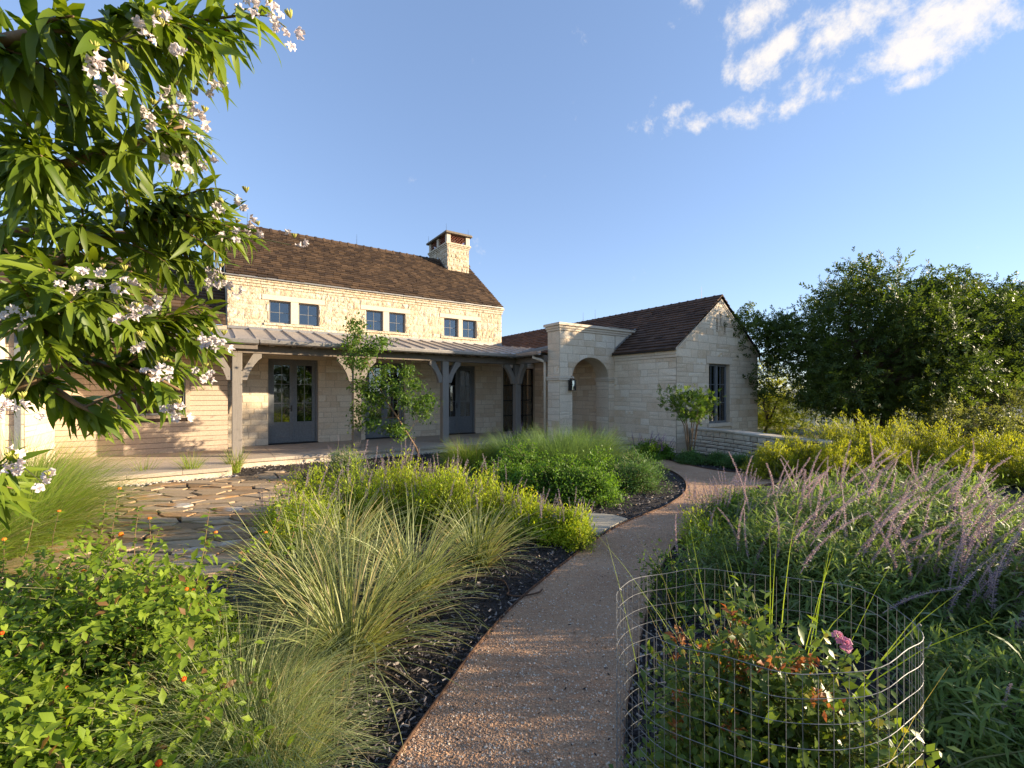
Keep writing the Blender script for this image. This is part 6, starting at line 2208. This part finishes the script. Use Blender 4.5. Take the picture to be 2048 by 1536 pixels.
fl_px = [(530, 25, 1.0), (572, 55, 1.02), (300, 55, .85), (315, 75, .86), (180, 125, .82), (235, 165, .85), (415, 170, 1.0), (385, 210, 1.02), (295, 230, .95), (400, 243, 1.05), (345, 190, 1.0), (350, 300, 1.1), (362, 320, 1.1), (415, 325, 1.25), (485, 400, 1.3), (440, 420, 1.3), (95, 380, 1.05),
         (465, 460, 1.3), (510, 465, 1.36), (582, 490, 1.4), (197, 555, 1.05), (240, 560, 1.06), (285, 605, 1.1), (250, 640, 1.1), (265, 632, 1.1), (435, 550, 1.3), (445, 575, 1.3), (412, 680, 1.22), (440, 686, 1.22), (310, 745, 1.22), (405, 748, 1.35), (340, 825, 1.3), (352, 822, 1.3), (25, 935, 1.2), (12, 930, 1.2), (88, 968, 1.2), (8, 812, 1.15),
         (38, 812, 1.15), (45, 635, 1.1), (275, 690, 1.2), (140, 580, 1.1), (500, 20, 1.0), (430, 560, 1.3), (320, 740, 1.22)]
for (px, py, d_) in fl_px:
    c = wl_pt(px, py, d_ * .95)
    j = np.argmin(np.linalg.norm(LPTS - c, axis=1))
    nf = int(rw.integers(3, 6))
    for k in range(nf):
        D = norm(np.array([rw.normal() * .6 + .15, -.55 + .5 * rw.normal(), .15 + .6 * rw.normal()]))
        place(bls[rw.integers(4)], 'blossom', wt, c + rw.normal(size=3) * np.array([.016, .012, .013]) - D * .02, D, rw.uniform(.72, 1.0) * (.44 + .12 * d_), rw)
    place(bud_me, 'flower_bud', wt, c + np.array([.01, 0, .02]), (rw.normal() * .3, -.2, 1), rw.uniform(.45, .7), rw)
tw2 = MB()
for (px, py, d_) in fl_px:
    c = wl_pt(px, py, d_ * .95)
    a_ = min((q for q in LEAVES), key=lambda q: np.linalg.norm(q[1] - c))[1]
    tw2.tube([tuple(a_), tuple((a_ + c) / 2 + np.array([0, 0, .01])), tuple(c)], .0016, 4, .8)
tag(tw2.build('flower_stalks', M['stem'], wt), kind='stuff')

# ------------------------------------------------------------------ loose ground cover: mulch chips, gravel grains, river stones
def in_poly(P, poly):
    x, y = P[:, 0], P[:, 1]
    c = np.zeros(len(P), bool)
    poly = [tuple(q) for q in poly]
    for i in range(len(poly)):
        (x1, y1), (x0, y0) = poly[i], poly[i - 1]
        if y1 == y0: continue
        c ^= ((y1 > y) != (y0 > y)) & (x < (x0 - x1) * (y - y1) / (y0 - y1) + x1)
    return c
path_poly = [tuple(p) for p in pathL] + [tuple(p) for p in pathT[::-1]] + [tuple(p) for p in pathR[::-1]]
edge = np.array(list(pathL) + list(pathR) + list(pathT))
rk = np.random.default_rng(55)
n = 150000
Y_ = 1.5 * np.exp(rk.random(n) * math.log(12.5 / 1.5))
X_ = rk.uniform(-1.0, 1.0, n) * Y_ * 1.15
Pm = np.stack([X_, Y_], 1)
ok = in_poly(Pm, mulch_poly) & ~in_poly(Pm, path_poly)
Pm = Pm[ok]
dmin = np.full(len(Pm), 9.0)
for i in range(0, len(edge), 2):
    dmin = np.minimum(dmin, np.linalg.norm(Pm - edge[i], axis=1))
keep = (dmin < 1.0) | ((Pm[:, 0] < -2.2) & (Pm[:, 1] > 3.6) & (rk.random(len(Pm)) < .8))
Pm = Pm[keep]
Pm = Pm[:25000]
bx = np.array([(-.5, -.5, 0), (.5, -.5, 0), (.5, .5, 0), (-.5, .5, 0), (-.42, -.48, 1), (.45, -.4, 1), (.4, .5, .8), (-.5, .42, .9)])
bf = np.array([(4, 5, 6, 7), (1, 2, 6, 5), (3, 0, 4, 7)])
n = len(Pm)
an = rk.uniform(0, 6.28, n)
tl = rk.normal(size=n) * .35
D = np.stack([np.cos(an) * np.cos(tl), np.sin(an) * np.cos(tl), np.sin(tl)], 1)
T = bx * np.array([.28, 1.0, .16])
v, f, r_ = scatter(T, bf, np.concatenate([Pm, (.002 + .022 * rk.random(n) ** 2)[:, None]], 1), D, norm(np.array([0, 0, 1.0]) + .4 * rk.normal(size=(n, 3))), rk.uniform(.012, .042, n) * (1 + .05 * Pm[:, 1]), rk)
tag(obj_np('mulch_chips', v, f, M['chip'], None, r_), kind='stuff', label='loose dark shredded wood mulch chips', cat='mulch')
n = 120000
Y_ = 1.7 * np.exp(rk.random(n) ** 1.35 * math.log(9.5 / 1.7))
X_ = rk.uniform(-.45, .62, n) * Y_ + .25
Pg = np.stack([X_, Y_], 1)
Pg = Pg[in_poly(Pg, path_poly)][:36000]
n = len(Pg)
oc = np.array([(1, 0, 0), (0, 1, 0), (-1, 0, 0), (0, -1, 0), (.1, -.1, .8)], float)
of = np.array([(0, 1, 4), (1, 2, 4), (2, 3, 4), (3, 0, 4)])
v, f, r_ = scatter(oc, of, np.concatenate([Pg, np.full((n, 1), .0125)], 1), rk.normal(size=(n, 3)) * np.array([1, 1, .25]), norm(np.array([0, 0, 1.0]) + .35 * rk.normal(size=(n, 3))), (.0022 + .0042 * rk.random(n) ** 2.5) * (1 + .10 * Pg[:, 1]), rk)
tag(obj_np('gravel_grains', v, f, M['pebble'], None, r_), kind='stuff', label='loose pinkish crushed granite grains on the path', cat='gravel')
# dark crumbs of mulch kicked on to the path
n = 1500
Y_ = 1.8 * np.exp(rk.random(n) * math.log(9 / 1.8)); X_ = rk.uniform(-.45, .62, n) * Y_ + .25
Pc = np.stack([X_, Y_], 1); Pc = Pc[in_poly(Pc, path_poly)]
dmin = np.full(len(Pc), 9.0)
for q in edge[::2]: dmin = np.minimum(dmin, np.linalg.norm(Pc - q, axis=1))
Pc = Pc[rk.random(len(Pc)) < np.exp(-dmin * 4) + .12]
n = len(Pc)
D = rk.normal(size=(n, 3)) * np.array([1, 1, .1])
v, f, r_ = scatter(T, bf, np.concatenate([Pc, np.full((n, 1), .014)], 1), D, np.tile([0, 0, 1.0], (n, 1)), rk.uniform(.006, .022, n), rk)
tag(obj_np('mulch_crumbs', v, f, M['chip'], None, r_ * .6), kind='stuff', label='dark mulch crumbs scattered on the path', cat='mulch')
# river stones at the foot of the porch
pp = []
for _ in range(520):
    if rk.random() < .55: u_, v_ = rk.uniform(-4.1, -.9), -3.84 - abs(rk.normal()) * .10
    else: u_, v_ = rk.uniform(-.95, 6.5), -2.78 - abs(rk.normal()) * .10
    q = uv(u_, v_)
    pp.append((q[0], q[1], rk.uniform(.0, .03)))
pp = np.array(pp)
n = len(pp)
ic = np.array([(0, 0, 1), (.9, 0, .3), (.3, .85, .3), (-.7, .5, .3), (-.7, -.5, .3), (.3, -.85, .3), (0, 0, -.6)])
fi = np.array([(0, 1, 2), (0, 2, 3), (0, 3, 4), (0, 4, 5), (0, 5, 1), (6, 2, 1), (6, 3, 2), (6, 4, 3), (6, 5, 4), (6, 1, 5)])
v, f, r_ = scatter(ic * np.array([1, 1.2, .75]), fi, pp, rk.normal(size=(n, 3)) * np.array([1, 1, .2]), np.tile([0, 0, 1.0], (n, 1)), rk.uniform(.016, .042, n), rk)
tag(obj_np('river_stones', v, f, M['riverstone'], None, r_, True), kind='stuff', label='pale river stones strewn along the foot of the porch', cat='stones')
# drip hose
pts = [at(988, 1150, 3.95), at(1008, 1160, 3.9), at(1018, 1175, 3.72), at(1015, 1185, 3.65), at(1040, 1190, 3.62), at(1075, 1183, 3.68), at(1085, 1176, 3.75)]
pts = smooth_line([(p[0], p[1], .03) for p in pts], 5)
mb = MB(); mb.tube(pts, .007, 6)
tag(mb.build('drip_hose', M['rust'], None, True), label='thin brown drip hose looping over the mulch by the path', cat='hose')

# fallen dry leaves on mulch and path
n = 900
Y_ = 1.8 * np.exp(rk.random(n) * math.log(9 / 1.8)); X_ = rk.uniform(-1.0, .75, n) * Y_ + .1
Pl = np.stack([X_, Y_], 1)
dmin = np.full(n, 9.0)
for q in edge[::2]: dmin = np.minimum(dmin, np.linalg.norm(Pl - q, axis=1))
onp = in_poly(Pl, path_poly)
Pl = Pl[((dmin < .8) & ~onp) | (onp & (rk.random(n) < .16))]
n = len(Pl)
lt_ = leaf_t(.4, 2, .35, .5, .45)
D = rk.normal(size=(n, 3)) * np.array([1, 1, .2])
v, f, r_ = scatter(lt_[0], lt_[1], np.concatenate([Pl, np.full((n, 1), .022)], 1), D, norm(np.array([0, 0, 1.0]) + .5 * rk.normal(size=(n, 3))), rk.uniform(.015, .045, n), rk)
tag(obj_np('fallen_leaves', v, f, M['dry_leaf'], None, r_), kind='stuff', label='dry brown leaves fallen on the mulch and path', cat='leaves')
